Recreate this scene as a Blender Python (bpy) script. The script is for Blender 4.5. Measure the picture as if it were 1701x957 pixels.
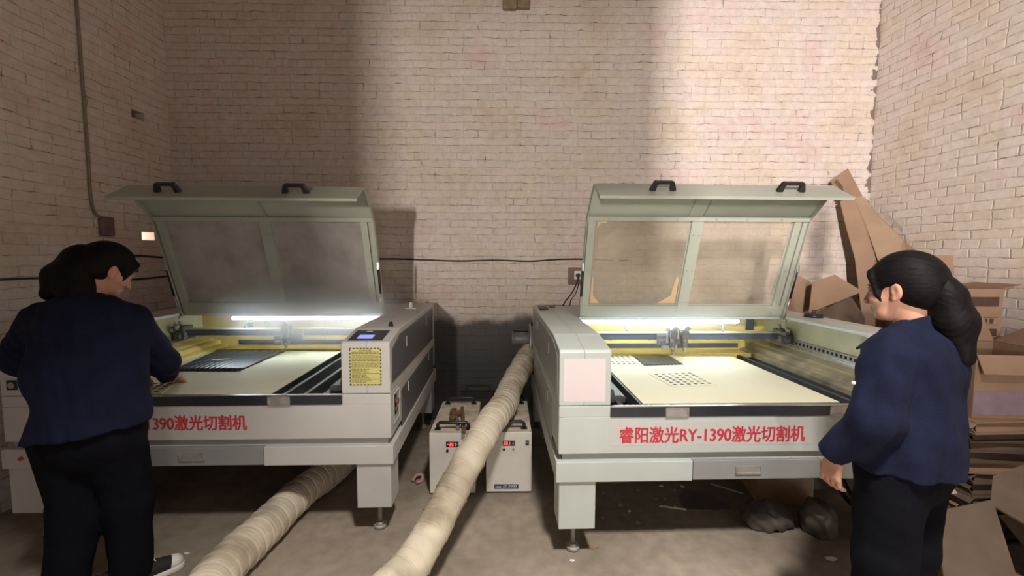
import bpy, bmesh, math, random
import numpy as np
from mathutils import Vector, Matrix

random.seed(7)
RNG = np.random.default_rng(11)
for o in list(bpy.data.objects):
    bpy.data.objects.remove(o)
S = bpy.context.scene
COL = S.collection
R_ = math.radians

# ------------------------------------------------------------------ camera
cd = bpy.data.cameras.new('camera')
cam = bpy.data.objects.new('camera', cd); COL.objects.link(cam)
F_PX = 714.43
cd.sensor_fit = 'HORIZONTAL'; cd.sensor_width = 36.0
cd.lens = F_PX * 36.0 / 1701.0
cd.clip_start = 0.05; cd.clip_end = 60
PITCH, YAW, ROLL = R_(4.165), R_(0.789), R_(0.188)
cam.location = (0, 0, 1.5)
cam.rotation_euler = (Matrix.Rotation(-YAW, 3, 'Z') @ Matrix.Rotation(math.pi/2 - PITCH, 3, 'X') @ Matrix.Rotation(ROLL, 3, 'Z')).to_euler()
S.camera = cam
S.cycles.volume_bounces = 1

# ------------------------------------------------------------------ light and exposure
S.view_settings.view_transform = 'Standard'
S.view_settings.look = 'None'
S.view_settings.exposure = 0.0
S.view_settings.gamma = 1.0
S.view_settings.use_curve_mapping = False
w = bpy.data.worlds.new('sky'); S.world = w; w.use_nodes = True
w.node_tree.nodes['Background'].inputs[0].default_value = (0.75, 0.85, 1.0, 1)
w.node_tree.nodes['Background'].inputs[1].default_value = 0.25

def area(name, loc, target, sx, sy, power, color, spread=180):
    l = bpy.data.lights.new(name, 'AREA'); l.shape = 'RECTANGLE'; l.size = sx; l.size_y = sy
    l.energy = power; l.color = color; l.spread = R_(spread)
    o = bpy.data.objects.new(name, l); COL.objects.link(o); o.location = loc
    d = Vector(target) - Vector(loc)
    o.rotation_euler = d.to_track_quat('-Z', 'Y').to_euler()
    return o
# ceiling lamp of the workshop, and three lamps added behind the camera
area('ceiling_lamp_light', (0.55, -0.25, 4.35), (0.65, 0.15, 0), 0.35, 0.35, 100, (1.0, 0.93, 0.85), 86)
area('wide_patch_light', (-1.37, -6.0, 1.9), (-0.1, 3.8, 2.4), 0.14, 0.5, 400, (1.0, 0.91, 0.80))  # added in place of daylight, throws the wide patch on the back wall
area('added_fill_light', (1.1, -3.62, 1.0), (0.9, 2.5, 0.5), 1.0, 1.8, 26, (1.0, 0.92, 0.84))  # added fill for the machine fronts and the floor below them
area('right_patch_light', (-1.56, -6.0, 3.6), (1.6, 3.8, 2.6), 0.12, 0.4, 1000, (1.0, 0.89, 0.83))  # added in place of daylight, throws the brighter patch on the right

# ------------------------------------------------------------------ materials
def new_mat(name):
    m = bpy.data.materials.new(name); m.use_nodes = True
    nt = m.node_tree; b = nt.nodes['Principled BSDF']
    return m, nt, b
def N(nt, t, **kw):
    n = nt.nodes.new(t)
    for k, v in kw.items():
        if k.startswith('i_'):
            n.inputs[k[2:].replace('_', ' ')].default_value = v
        else: setattr(n, k, v)
    return n
def L(nt, a, ao, b, bi): nt.links.new(a.outputs[ao], b.inputs[bi])
def ramp(nt, stops):
    r = nt.nodes.new('ShaderNodeValToRGB'); e = r.color_ramp.elements
    while len(e) < len(stops): e.new(0.5)
    for i, (p, c) in enumerate(stops):
        e[i].position = p; e[i].color = (c[0], c[1], c[2], 1) if not isinstance(c, (int, float)) else (c, c, c, 1)
    return r
def mat(name, col, rough=0.5, metal=0.0, var=0.15, scale=8.0, bump=0.0, bscale=60.0, dirt=None, spec=0.5, emis=None, estr=0):
    """plain procedural material: base colour broken up by noise, optional dirt colour and fine bump"""
    m, nt, b = new_mat(name)
    tc = N(nt, 'ShaderNodeTexCoord')
    no = N(nt, 'ShaderNodeTexNoise'); no.inputs['Scale'].default_value = scale; no.inputs['Detail'].default_value = 6
    L(nt, tc, 'Object', no, 'Vector')
    lo = tuple(c * (1 - var) for c in col); hi = tuple(min(1, c * (1 + var)) for c in col)
    r = ramp(nt, [(0.3, lo), (0.7, hi)])
    L(nt, no, 'Fac', r, 'Fac')
    src = r
    if dirt:
        n2 = N(nt, 'ShaderNodeTexNoise'); n2.inputs['Scale'].default_value = scale * 0.6; n2.inputs['Detail'].default_value = 9
        L(nt, tc, 'Object', n2, 'Vector')
        r2 = ramp(nt, [(0.5, 0.0), (0.72, dirt[1])]); L(nt, n2, 'Fac', r2, 'Fac')
        mx = N(nt, 'ShaderNodeMix', data_type='RGBA')
        L(nt, r2, 'Color', mx, 0); L(nt, r, 'Color', mx, 6); mx.inputs[7].default_value = (*dirt[0], 1)
        nt.links.new(mx.outputs[2], b.inputs['Base Color'])
    else:
        L(nt, r, 'Color', b, 'Base Color')
    b.inputs['Roughness'].default_value = rough; b.inputs['Metallic'].default_value = metal
    b.inputs['Specular IOR Level'].default_value = spec
    if bump:
        n3 = N(nt, 'ShaderNodeTexNoise'); n3.inputs['Scale'].default_value = bscale; n3.inputs['Detail'].default_value = 4
        L(nt, tc, 'Object', n3, 'Vector')
        bp = N(nt, 'ShaderNodeBump'); bp.inputs['Strength'].default_value = bump; bp.inputs['Distance'].default_value = 0.01
        L(nt, n3, 'Fac', bp, 'Height'); L(nt, bp, 'Normal', b, 'Normal')
    if emis:
        b.inputs['Emission Color'].default_value = (*emis, 1); b.inputs['Emission Strength'].default_value = estr
    return m

def brick_mat(name, plane, tint, dado=False):
    """white-washed brick: wobbly joints that only show in places, uneven paint, sooty band, dark patches"""
    m, nt, b = new_mat(name)
    tc = N(nt, 'ShaderNodeTexCoord'); sp = N(nt, 'ShaderNodeSeparateXYZ'); cb = N(nt, 'ShaderNodeCombineXYZ')
    L(nt, tc, 'Object', sp, 0)
    L(nt, sp, 'X' if plane == 'X' else 'Y', cb, 'X'); L(nt, sp, 'Z', cb, 'Y')
    wn = N(nt, 'ShaderNodeTexNoise'); wn.inputs['Scale'].default_value = 6.0; wn.inputs['Detail'].default_value = 8; wn.inputs['Roughness'].default_value = 0.62
    L(nt, cb, 0, wn, 'Vector')
    v1 = N(nt, 'ShaderNodeVectorMath', operation='SUBTRACT'); L(nt, wn, 'Color', v1, 0); v1.inputs[1].default_value = (0.5, 0.5, 0.5)
    v2 = N(nt, 'ShaderNodeVectorMath', operation='SCALE'); L(nt, v1, 0, v2, 0); v2.inputs['Scale'].default_value = 0.046
    v3 = N(nt, 'ShaderNodeVectorMath', operation='ADD'); L(nt, cb, 0, v3, 0); L(nt, v2, 0, v3, 1)
    def bricks(mortar, smooth, bw=0.25):
        t = N(nt, 'ShaderNodeTexBrick'); t.offset = 0.5; t.squash = 0.5; t.squash_frequency = 3
        t.inputs['Scale'].default_value = 1.0; t.inputs['Brick Width'].default_value = bw
        t.inputs['Row Height'].default_value = 0.0652; t.inputs['Mortar Size'].default_value = mortar
        t.inputs['Mortar Smooth'].default_value = smooth; t.inputs['Bias'].default_value = 0.0
        t.inputs['Color1'].default_value = (0, 0, 0, 1); t.inputs['Color2'].default_value = (1, 1, 1, 1); t.inputs['Mortar'].default_value = (0.5, 0.5, 0.5, 1)
        L(nt, v3, 0, t, 'Vector'); return t
    thin = bricks(0.0040, 0.9); wide = bricks(0.010, 1.0)
    # paint colour
    pn = N(nt, 'ShaderNodeTexNoise'); pn.inputs['Scale'].default_value = 2.1; pn.inputs['Detail'].default_value = 7; L(nt, cb, 0, pn, 'Vector')
    c0 = tint
    r = ramp(nt, [(0.28, tuple(x * y for x, y in zip(c0, (0.88, 0.84, 0.75)))), (0.42, tuple(x * y for x, y in zip(c0, (0.98, 0.955, 0.885)))), (0.55, c0), (0.66, tuple(x * y for x, y in zip(c0, (0.99, 0.90, 0.90)))), (0.78, tuple(x * y for x, y in zip(c0, (0.80, 0.70, 0.68))))])
    L(nt, pn, 'Fac', r, 'Fac')
    mb = N(nt, 'ShaderNodeMix', data_type='RGBA', blend_type='MULTIPLY'); mb.inputs[0].default_value = 0.06
    fn = N(nt, 'ShaderNodeTexNoise'); fn.inputs['Scale'].default_value = 17; fn.inputs['Detail'].default_value = 8; fn.inputs['Roughness'].default_value = 0.7; L(nt, cb, 0, fn, 'Vector')
    fr_ = ramp(nt, [(0.3, 0.80), (0.62, 1.0)]); L(nt, fn, 'Fac', fr_, 'Fac')
    mf = N(nt, 'ShaderNodeMix', data_type='RGBA', blend_type='MULTIPLY'); mf.inputs[0].default_value = 1.0
    L(nt, r, 'Color', mf, 6); L(nt, fr_, 'Color', mf, 7)
    nt.links.new(mf.outputs[2], mb.inputs[6]); L(nt, thin, 'Color', mb, 7)
    # cracks in the joints: bed joints show more often than head joints
    bed = bricks(0.0038, 0.9, 60.0)
    def gated(tex, sc, stops, seed):
        mp_ = N(nt, 'ShaderNodeVectorMath', operation='ADD'); L(nt, cb, 0, mp_, 0); mp_.inputs[1].default_value = (seed, seed*1.7, 0)
        cn = N(nt, 'ShaderNodeTexNoise'); cn.inputs['Scale'].default_value = sc; cn.inputs['Detail'].default_value = 9; cn.inputs['Roughness'].default_value = 0.62; L(nt, mp_, 0, cn, 'Vector')
        cr = ramp(nt, stops); L(nt, cn, 'Fac', cr, 'Fac')
        q = N(nt, 'ShaderNodeMath', operation='MULTIPLY'); L(nt, tex, 'Fac', q, 0); L(nt, cr, 'Color', q, 1); return q
    ga = gated(bed, 9.0, [(0.40, 0.05), (0.53, 0.30), (0.66, 1.0)], 3.0)
    gb_ = gated(thin, 9.0, [(0.46, 0.02), (0.56, 0.30), (0.66, 1.0)], 11.0)
    mu = N(nt, 'ShaderNodeMath', operation='MAXIMUM'); L(nt, ga, 0, mu, 0); L(nt, gb_, 0, mu, 1)
    # small chips and dirt specks
    sn = N(nt, 'ShaderNodeTexNoise'); sn.inputs['Scale'].default_value = 13.0; sn.inputs['Detail'].default_value = 9; sn.inputs['Roughness'].default_value = 0.65; L(nt, cb, 0, sn, 'Vector')
    sr = ramp(nt, [(0.66, 0.0), (0.76, 0.75)]); L(nt, sn, 'Fac', sr, 'Fac')
    mxm = N(nt, 'ShaderNodeMath', operation='MAXIMUM'); L(nt, mu, 0, mxm, 0); L(nt, sr, 'Color', mxm, 1)
    mc = N(nt, 'ShaderNodeMix', data_type='RGBA'); L(nt, mxm, 0, mc, 0); nt.links.new(mb.outputs[2], mc.inputs[6]); mc.inputs[7].default_value = (0.085, 0.055, 0.04, 1)
    last = mc
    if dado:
        # grey soot-blackened cement band behind the machines and darker oval patches further right
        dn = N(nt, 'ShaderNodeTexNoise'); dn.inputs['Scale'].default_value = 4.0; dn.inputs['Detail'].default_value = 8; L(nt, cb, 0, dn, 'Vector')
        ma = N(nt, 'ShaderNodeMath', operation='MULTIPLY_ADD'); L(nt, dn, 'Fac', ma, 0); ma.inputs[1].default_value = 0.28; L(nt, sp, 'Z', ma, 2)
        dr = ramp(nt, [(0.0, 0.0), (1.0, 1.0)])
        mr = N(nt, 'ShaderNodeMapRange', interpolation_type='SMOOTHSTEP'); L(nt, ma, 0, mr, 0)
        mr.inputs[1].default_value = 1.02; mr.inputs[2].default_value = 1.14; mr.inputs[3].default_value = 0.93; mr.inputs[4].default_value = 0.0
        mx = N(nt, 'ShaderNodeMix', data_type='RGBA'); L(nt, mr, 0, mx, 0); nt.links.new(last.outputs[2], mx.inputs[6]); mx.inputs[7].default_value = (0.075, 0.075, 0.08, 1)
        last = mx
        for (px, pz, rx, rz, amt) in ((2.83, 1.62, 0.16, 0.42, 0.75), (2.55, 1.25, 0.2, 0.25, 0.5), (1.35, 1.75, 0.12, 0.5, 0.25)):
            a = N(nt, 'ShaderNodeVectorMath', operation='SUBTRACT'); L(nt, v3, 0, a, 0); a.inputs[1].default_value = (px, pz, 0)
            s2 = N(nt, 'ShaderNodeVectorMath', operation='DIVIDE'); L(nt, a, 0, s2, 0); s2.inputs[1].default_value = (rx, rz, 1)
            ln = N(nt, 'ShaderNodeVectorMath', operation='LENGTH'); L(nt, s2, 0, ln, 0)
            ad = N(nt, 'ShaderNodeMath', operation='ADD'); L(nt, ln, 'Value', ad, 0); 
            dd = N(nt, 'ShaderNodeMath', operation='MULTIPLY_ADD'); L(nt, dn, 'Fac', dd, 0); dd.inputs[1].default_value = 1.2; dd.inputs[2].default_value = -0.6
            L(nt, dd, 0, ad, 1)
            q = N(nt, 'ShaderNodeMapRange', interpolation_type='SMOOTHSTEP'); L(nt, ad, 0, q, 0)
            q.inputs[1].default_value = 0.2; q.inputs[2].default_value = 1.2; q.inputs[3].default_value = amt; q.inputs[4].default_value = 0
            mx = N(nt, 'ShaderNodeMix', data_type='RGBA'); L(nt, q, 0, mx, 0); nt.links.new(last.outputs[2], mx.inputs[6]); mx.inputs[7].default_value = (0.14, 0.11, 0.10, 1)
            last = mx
    if dado:   # open, ragged joint down the right corner
        dx = N(nt, 'ShaderNodeMath', operation='SUBTRACT'); dx.inputs[0].default_value = 3.262; L(nt, sp, 'X', dx, 1)
        nn = N(nt, 'ShaderNodeTexNoise'); nn.inputs['Scale'].default_value = 11; nn.inputs['Detail'].default_value = 8; L(nt, cb, 0, nn, 'Vector')
        nm = N(nt, 'ShaderNodeMath', operation='MULTIPLY_ADD'); L(nt, nn, 'Fac', nm, 0); nm.inputs[1].default_value = 0.32; nm.inputs[2].default_value = -0.145
        cmp_ = N(nt, 'ShaderNodeMath', operation='LESS_THAN'); L(nt, dx, 0, cmp_, 0); L(nt, nm, 0, cmp_, 1)
        mx = N(nt, 'ShaderNodeMix', data_type='RGBA'); sc_ = N(nt, 'ShaderNodeMath', operation='MULTIPLY'); L(nt, cmp_, 0, sc_, 0); sc_.inputs[1].default_value = 0.8; L(nt, sc_, 0, mx, 0)
        nt.links.new(last.outputs[2], mx.inputs[6]); mx.inputs[7].default_value = (0.10, 0.07, 0.055, 1); last = mx
    nt.links.new(last.outputs[2], b.inputs['Base Color'])
    b.inputs['Roughness'].default_value = 0.85; b.inputs['Specular IOR Level'].default_value = 0.25
    # relief
    bn = N(nt, 'ShaderNodeTexNoise'); bn.inputs['Scale'].default_value = 28; bn.inputs['Detail'].default_value = 6; L(nt, cb, 0, bn, 'Vector')
    h1 = N(nt, 'ShaderNodeMath', operation='MULTIPLY_ADD'); L(nt, wide, 'Fac', h1, 0); h1.inputs[1].default_value = -1.0
    h2 = N(nt, 'ShaderNodeMath', operation='MULTIPLY'); L(nt, bn, 'Fac', h2, 0); h2.inputs[1].default_value = 0.7
    L(nt, h2, 0, h1, 2)
    h3 = N(nt, 'ShaderNodeMath', operation='SUBTRACT'); L(nt, h1, 0, h3, 0); L(nt, mxm, 0, h3, 1)
    bp = N(nt, 'ShaderNodeBump'); bp.inputs['Strength'].default_value = 0.45; bp.inputs['Distance'].default_value = 0.006
    L(nt, h3, 0, bp, 'Height'); L(nt, bp, 'Normal', b, 'Normal')
    return m

def floor_mat():
    m, nt, b = new_mat('dusty_concrete')
    tc = N(nt, 'ShaderNodeTexCoord')
    n1 = N(nt, 'ShaderNodeTexNoise'); n1.inputs['Scale'].default_value = 1.6; n1.inputs['Detail'].default_value = 9; L(nt, tc, 'Object', n1, 'Vector')
    n2 = N(nt, 'ShaderNodeTexNoise'); n2.inputs['Scale'].default_value = 14; n2.inputs['Detail'].default_value = 8; L(nt, tc, 'Object', n2, 'Vector')
    r1 = ramp(nt, [(0.32, (0.23, 0.19, 0.15)), (0.55, (0.34, 0.285, 0.225)), (0.75, (0.42, 0.355, 0.285))]); L(nt, n1, 'Fac', r1, 'Fac')
    r2 = ramp(nt, [(0.35, 0.62), (0.65, 1.0)]); L(nt, n2, 'Fac', r2, 'Fac')
    mx = N(nt, 'ShaderNodeMix', data_type='RGBA', blend_type='MULTIPLY'); mx.inputs[0].default_value = 0.55
    L(nt, r1, 'Color', mx, 6); L(nt, r2, 'Color', mx, 7)
    nt.links.new(mx.outputs[2], b.inputs['Base Color']); b.inputs['Roughness'].default_value = 0.75
    bp = N(nt, 'ShaderNodeBump'); bp.inputs['Strength'].default_value = 0.35; bp.inputs['Distance'].default_value = 0.01
    L(nt, n2, 'Fac', bp, 'Height'); L(nt, bp, 'Normal', b, 'Normal')
    return m

def emit_mat(name, col, strength):
    m, nt, b = new_mat(name)
    b.inputs['Base Color'].default_value = (*col, 1)
    b.inputs['Emission Color'].default_value = (*col, 1); b.inputs['Emission Strength'].default_value = strength
    m.cycles.emission_sampling = 'FRONT_BACK'
    return m

def acrylic_mat(name, tint, haze, hazecol):
    """dusty see-through acrylic: clear, a little gloss, and a patchy film for dust and lit haze"""
    m, nt, b = new_mat(name)
    out = nt.nodes['Material Output']
    tr = N(nt, 'ShaderNodeBsdfTransparent'); tr.inputs[0].default_value = (*tint, 1)
    df = N(nt, 'ShaderNodeBsdfDiffuse'); df.inputs[0].default_value = (*hazecol, 1)
    tl = N(nt, 'ShaderNodeBsdfTranslucent'); tl.inputs[0].default_value = (*hazecol, 1)
    gl = N(nt, 'ShaderNodeBsdfGlossy'); gl.inputs['Roughness'].default_value = 0.12
    tc = N(nt, 'ShaderNodeTexCoord'); no = N(nt, 'ShaderNodeTexNoise'); no.inputs['Scale'].default_value = 5; no.inputs['Detail'].default_value = 8
    L(nt, tc, 'Object', no, 'Vector')
    r = ramp(nt, [(0.3, haze * 0.6), (0.75, min(1, haze * 1.5))]); L(nt, no, 'Fac', r, 'Fac')
    a = N(nt, 'ShaderNodeMixShader'); a.inputs[0].default_value = 0.35; L(nt, df, 0, a, 1); L(nt, tl, 0, a, 2)
    c = N(nt, 'ShaderNodeMixShader'); L(nt, r, 'Color', c, 0); L(nt, tr, 0, c, 1); L(nt, a, 0, c, 2)
    d = N(nt, 'ShaderNodeMixShader'); d.inputs[0].default_value = 0.05; L(nt, c, 0, d, 1); L(nt, gl, 0, d, 2)
    L(nt, d, 0, out, 'Surface')
    return m

def stripe_mat(name, c1, c2, scale, axis):
    """printed cardboard or fluted foam: soft bands along one axis"""
    m, nt, b = new_mat(name)
    tc = N(nt, 'ShaderNodeTexCoord'); wv = N(nt, 'ShaderNodeTexWave', bands_direction=axis); wv.inputs['Scale'].default_value = scale; wv.inputs['Distortion'].default_value = 1.5
    L(nt, tc, 'Object', wv, 'Vector'); r = ramp(nt, [(0.3, c1), (0.7, c2)]); L(nt, wv, 'Fac', r, 'Fac'); L(nt, r, 'Color', b, 'Base Color')
    b.inputs['Roughness'].default_value = 0.8
    return m

M = {
 'shell': mat('powder_coated_steel', (0.525, 0.58, 0.565), 0.42, 0, 0.05, 4, 0.03, 200, dirt=((0.38, 0.36, 0.32), 0.18)),
 'shell_side': mat('side_panel_grey', (0.38, 0.395, 0.39), 0.38, 0, 0.06, 4),
 'panel_dark': mat('dark_grey_panel', (0.135, 0.14, 0.145), 0.35, 0, 0.08, 4),
 'drawer': mat('drawer_grey', (0.29, 0.30, 0.30), 0.4, 0, 0.06, 5),
 'recess': mat('recess_grey', (0.36, 0.36, 0.345), 0.5, 0, 0.06, 5),
 'lid': mat('pale_green_grey_paint', (0.40, 0.43, 0.375), 0.4, 0, 0.06, 4, dirt=((0.33, 0.32, 0.27), 0.25)),
 'black': mat('black_plastic', (0.016, 0.016, 0.018), 0.4, 0, 0.2, 20),
 'bar': mat('dark_anodised_bar', (0.035, 0.04, 0.05), 0.35, 0.3, 0.15, 10),
 'beam': mat('gantry_blue_grey', (0.10, 0.12, 0.16), 0.4, 0.3, 0.15, 10),
 'slat': mat('dark_slats', (0.10, 0.105, 0.11), 0.45, 0.5, 0.2, 12),
 'pan': mat('grey_bed_pan', (0.22, 0.23, 0.235), 0.35, 0.4, 0.15, 6),
 'shell_warm_lit': mat('powder_coated_steel_warm_lit', (0.57, 0.565, 0.555), 0.42, 0, 0.05, 4, 0.03, 200, dirt=((0.38, 0.36, 0.32), 0.18)),  # copy of shell with the left machine's warmer light put into its colour
 'steel': mat('steel', (0.55, 0.55, 0.54), 0.3, 0.85, 0.1, 20),
 'steel_dull': mat('dull_steel', (0.42, 0.41, 0.38), 0.55, 0.5, 0.15, 20),
 'yellow': mat('yellowed_inside', (0.80, 0.63, 0.22), 0.5, 0, 0.1, 3, dirt=((0.55, 0.38, 0.12), 0.5)),
 'cream': mat('creamy_inside', (0.66, 0.65, 0.45), 0.5, 0, 0.1, 4, dirt=((0.30, 0.24, 0.14), 0.7)),
 'grime': mat('grimy_ledge', (0.30, 0.255, 0.16), 0.55, 0, 0.25, 9, dirt=((0.06, 0.05, 0.04), 0.7)),
 'board': mat('cream_board', (0.74, 0.725, 0.54), 0.7, 0, 0.03, 3),
 'foam': mat('black_foam', (0.028, 0.032, 0.042), 0.38, 0, 0.3, 30),
 'latch': mat('brushed_latch', (0.45, 0.44, 0.43), 0.35, 0.6, 0.12, 30),
 'label': mat('label_film', (0.57, 0.565, 0.555), 0.35, 0, 0.03, 6),
 'red': mat('red_letters', (0.56, 0.04, 0.065), 0.4, 0, 0.08, 20),
 'paper': mat('pink_white_sticker', (0.74, 0.66, 0.69), 0.5, 0, 0.03, 6),
 'yellow_label': mat('yellow_warning_paper', (0.62, 0.575, 0.22), 0.5, 0, 0.08, 10),
 'ink': mat('black_ink', (0.03, 0.03, 0.03), 0.6, 0, 0.1, 20),
 'ink_faint': mat('small_print_ink', (0.25, 0.22, 0.07), 0.6, 0, 0.1, 20),
 'white': mat('white_enamel', (0.72, 0.70, 0.65), 0.4, 0, 0.05, 6, dirt=((0.45, 0.38, 0.28), 0.3)),
 'white_dirty': mat('dusty_white_top', (0.55, 0.49, 0.40), 0.7, 0, 0.2, 12, dirt=((0.25, 0.17, 0.10), 0.7)),
 'badge': mat('navy_badge', (0.02, 0.05, 0.14), 0.35, 0, 0.1, 20),
 'plate_white': mat('white_plastic', (0.75, 0.74, 0.72), 0.4, 0, 0.04, 20),
 'duct': mat('dusty_canvas_duct', (0.60, 0.535, 0.42), 0.85, 0, 0.12, 7, 0.25, 40, dirt=((0.22, 0.17, 0.11), 0.8)),
 'motor': mat('grey_motor', (0.20, 0.20, 0.21), 0.5, 0.2, 0.2, 20),
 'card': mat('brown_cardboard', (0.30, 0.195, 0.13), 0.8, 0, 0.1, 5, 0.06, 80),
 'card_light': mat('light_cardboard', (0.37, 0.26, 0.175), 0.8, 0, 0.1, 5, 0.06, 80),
 'card_dark': mat('dark_cardboard', (0.13, 0.088, 0.062), 0.85, 0, 0.2, 7, 0.06, 80),
 'card_dull': mat('dark_dull_cardboard', (0.13, 0.092, 0.066), 0.85, 0, 0.2, 7, 0.06, 80),  # second dark brown, a touch greyer than the one above
 'card_pale': mat('lightened_cardboard', (0.52, 0.37, 0.26), 0.8, 0, 0.1, 5, 0.06, 80),  # colour lightened in place of fill light missing under the right machine
 'print': mat('dark_box_print', (0.075, 0.04, 0.03), 0.7, 0, 0.2, 20),
 'print_violet': mat('violet_box_print', (0.26, 0.19, 0.24), 0.8, 0, 0.15, 14),
 'wire': mat('black_wire', (0.02, 0.018, 0.016), 0.5, 0, 0.2, 20),
 'wood': mat('weathered_wood', (0.27, 0.20, 0.13), 0.8, 0, 0.3, 12, 0.4, 25),
 'rust': mat('rusty_iron', (0.17, 0.085, 0.05), 0.8, 0.1, 0.35, 25, 0.3, 90),
 'jacket': mat('navy_jacket_cloth', (0.0075, 0.0105, 0.033), 0.9, 0, 0.25, 10, 0.35, 260, spec=0.2),
 'trousers': mat('black_trouser_cloth', (0.0055, 0.006, 0.010), 0.9, 0, 0.2, 12, 0.2, 200, spec=0.08),
 'hair': mat('black_hair', (0.006, 0.005, 0.0055), 0.55, 0, 0.3, 40, 0.1, 220, spec=0.10),
 'skin': mat('skin', (0.50, 0.27, 0.19), 0.55, 0, 0.06, 12, spec=0.4),
 'rubber_white': mat('white_rubber', (0.70, 0.68, 0.64), 0.5, 0, 0.06, 20),
 'canvas_black': mat('black_canvas', (0.014, 0.014, 0.015), 0.8, 0, 0.2, 40),
 'plastic_bag': mat('dusty_plastic_bag', (0.11, 0.095, 0.085), 0.35, 0, 0.25, 12),
 'hole': mat('painted_cavity_shade', (0.012, 0.014, 0.013), 0.9, 0, 0.1, 10),  # near-black coat stands in for the shade inside slots and niche
 'brown_plate': mat('brown_board', (0.20, 0.115, 0.09), 0.6, 0, 0.15, 15),
 'orange_film': mat('orange_film', (0.66, 0.47, 0.29), 0.6, 0, 0.1, 8),
 'lamp_tube': emit_mat('led_tube_light', (0.80, 0.92, 1.0), 38.0),
 'led_red': emit_mat('red_digits', (1.0, 0.06, 0.08), 3.0),
 'screen_blue': emit_mat('blue_screen', (0.28, 0.32, 0.9), 0.8),
 'acrylic_clear': acrylic_mat('acrylic_window', (0.99, 0.975, 0.95), 0.30, (0.72, 0.66, 0.56)),
 'acrylic_grey': acrylic_mat('hazed_acrylic_window', (0.85, 0.84, 0.82), 0.78, (0.58, 0.57, 0.56)),  # grey haze of lit smoke put into the window colour
}

# ------------------------------------------------------------------ mesh helpers
class MB:
    def __init__(s): s.bm = bmesh.new()
    def box(s, x0, x1, y0, y1, z0, z1):
        v = [s.bm.verts.new(p) for p in ((x0,y0,z0),(x1,y0,z0),(x1,y1,z0),(x0,y1,z0),(x0,y0,z1),(x1,y0,z1),(x1,y1,z1),(x0,y1,z1))]
        for f in ((0,3,2,1),(4,5,6,7),(0,1,5,4),(1,2,6,5),(2,3,7,6),(3,0,4,7)): s.bm.faces.new([v[i] for i in f])
        return s
    def obox(s, c, sx, sy, sz, mtx):
        n0 = len(s.bm.verts); s.box(-sx/2, sx/2, -sy/2, sy/2, -sz/2, sz/2); s.bm.verts.ensure_lookup_table()
        for v in s.bm.verts[n0:]: v.co = mtx @ v.co + Vector(c)
        return s
    def prism(s, prof, u0, u1):
        """profile of (v, z) points extruded along u"""
        a = [s.bm.verts.new((u0, p[0], p[1])) for p in prof]; b = [s.bm.verts.new((u1, p[0], p[1])) for p in prof]
        n = len(prof); s.bm.faces.new(a); s.bm.faces.new(b[::-1])
        for i in range(n): s.bm.faces.new((a[i], b[i], b[(i+1) % n], a[(i+1) % n]))
        return s
    def poly(s, pts, th, nrm=(0,0,1)):
        """flat polygon given a thickness along nrm"""
        nrm = Vector(nrm).normalized() * th
        a = [s.bm.verts.new(p) for p in pts]; b = [s.bm.verts.new(Vector(p) + nrm) for p in pts]
        n = len(pts); s.bm.faces.new(a[::-1]); s.bm.faces.new(b)
        for i in range(n): s.bm.faces.new((a[i], a[(i+1) % n], b[(i+1) % n], b[i]))
        return s
    def cyl(s, p0, p1, r, r1=None, n=20, cap=True):
        return s.tube([p0, p1], [r, r if r1 is None else r1], n, cap)
    def tube(s, pts, r, n=12, cap=True):
        pts = [Vector(p) for p in pts]; k = len(pts)
        rr = r if isinstance(r, (list, tuple)) else [r] * k
        t0 = (pts[1] - pts[0]).normalized()
        ref = Vector((0,0,1)) if abs(t0.z) < 0.9 else Vector((1,0,0))
        nx = t0.cross(ref).normalized(); rings = []
        for i in range(k):
            t = (pts[min(i+1, k-1)] - pts[max(i-1, 0)]).normalized()
            nx = (nx - t * nx.dot(t)).normalized(); ny = t.cross(nx)
            rings.append([s.bm.verts.new(pts[i] + (nx * math.cos(2*math.pi*j/n) + ny * math.sin(2*math.pi*j/n)) * rr[i]) for j in range(n)])
        for i in range(k-1):
            for j in range(n): 
                f = s.bm.faces.new((rings[i][j], rings[i][(j+1) % n], rings[i+1][(j+1) % n], rings[i+1][j])); f.smooth = True
        if cap: s.bm.faces.new(rings[0][::-1]); s.bm.faces.new(rings[-1])
        return s
    def grid(s, P):
        """P[i][j] points -> quads"""
        V = [[s.bm.verts.new(p) for p in row] for row in P]
        for i in range(len(V)-1):
            for j in range(len(V[0])-1): s.bm.faces.new((V[i][j], V[i+1][j], V[i+1][j+1], V[i][j+1]))
        return s
    def build(s, name, m, parent=None, bevel=0.0, smooth=False, solid=0.0):
        bmesh.ops.recalc_face_normals(s.bm, faces=s.bm.faces)
        me = bpy.data.meshes.new(name); s.bm.to_mesh(me); s.bm.free()
        me.materials.append(M[m] if isinstance(m, str) else m)
        o = bpy.data.objects.new(name, me); COL.objects.link(o)
        if parent: o.parent = parent
        if smooth:
            for p in me.polygons: p.use_smooth = True
        if solid:
            md = o.modifiers.new('solid', 'SOLIDIFY'); md.thickness = solid; md.offset = 0
        if bevel:
            md = o.modifiers.new('bevel', 'BEVEL'); md.width = bevel; md.segments = 2; md.limit_method = 'ANGLE'; md.angle_limit = R_(40)
        return o

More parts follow.
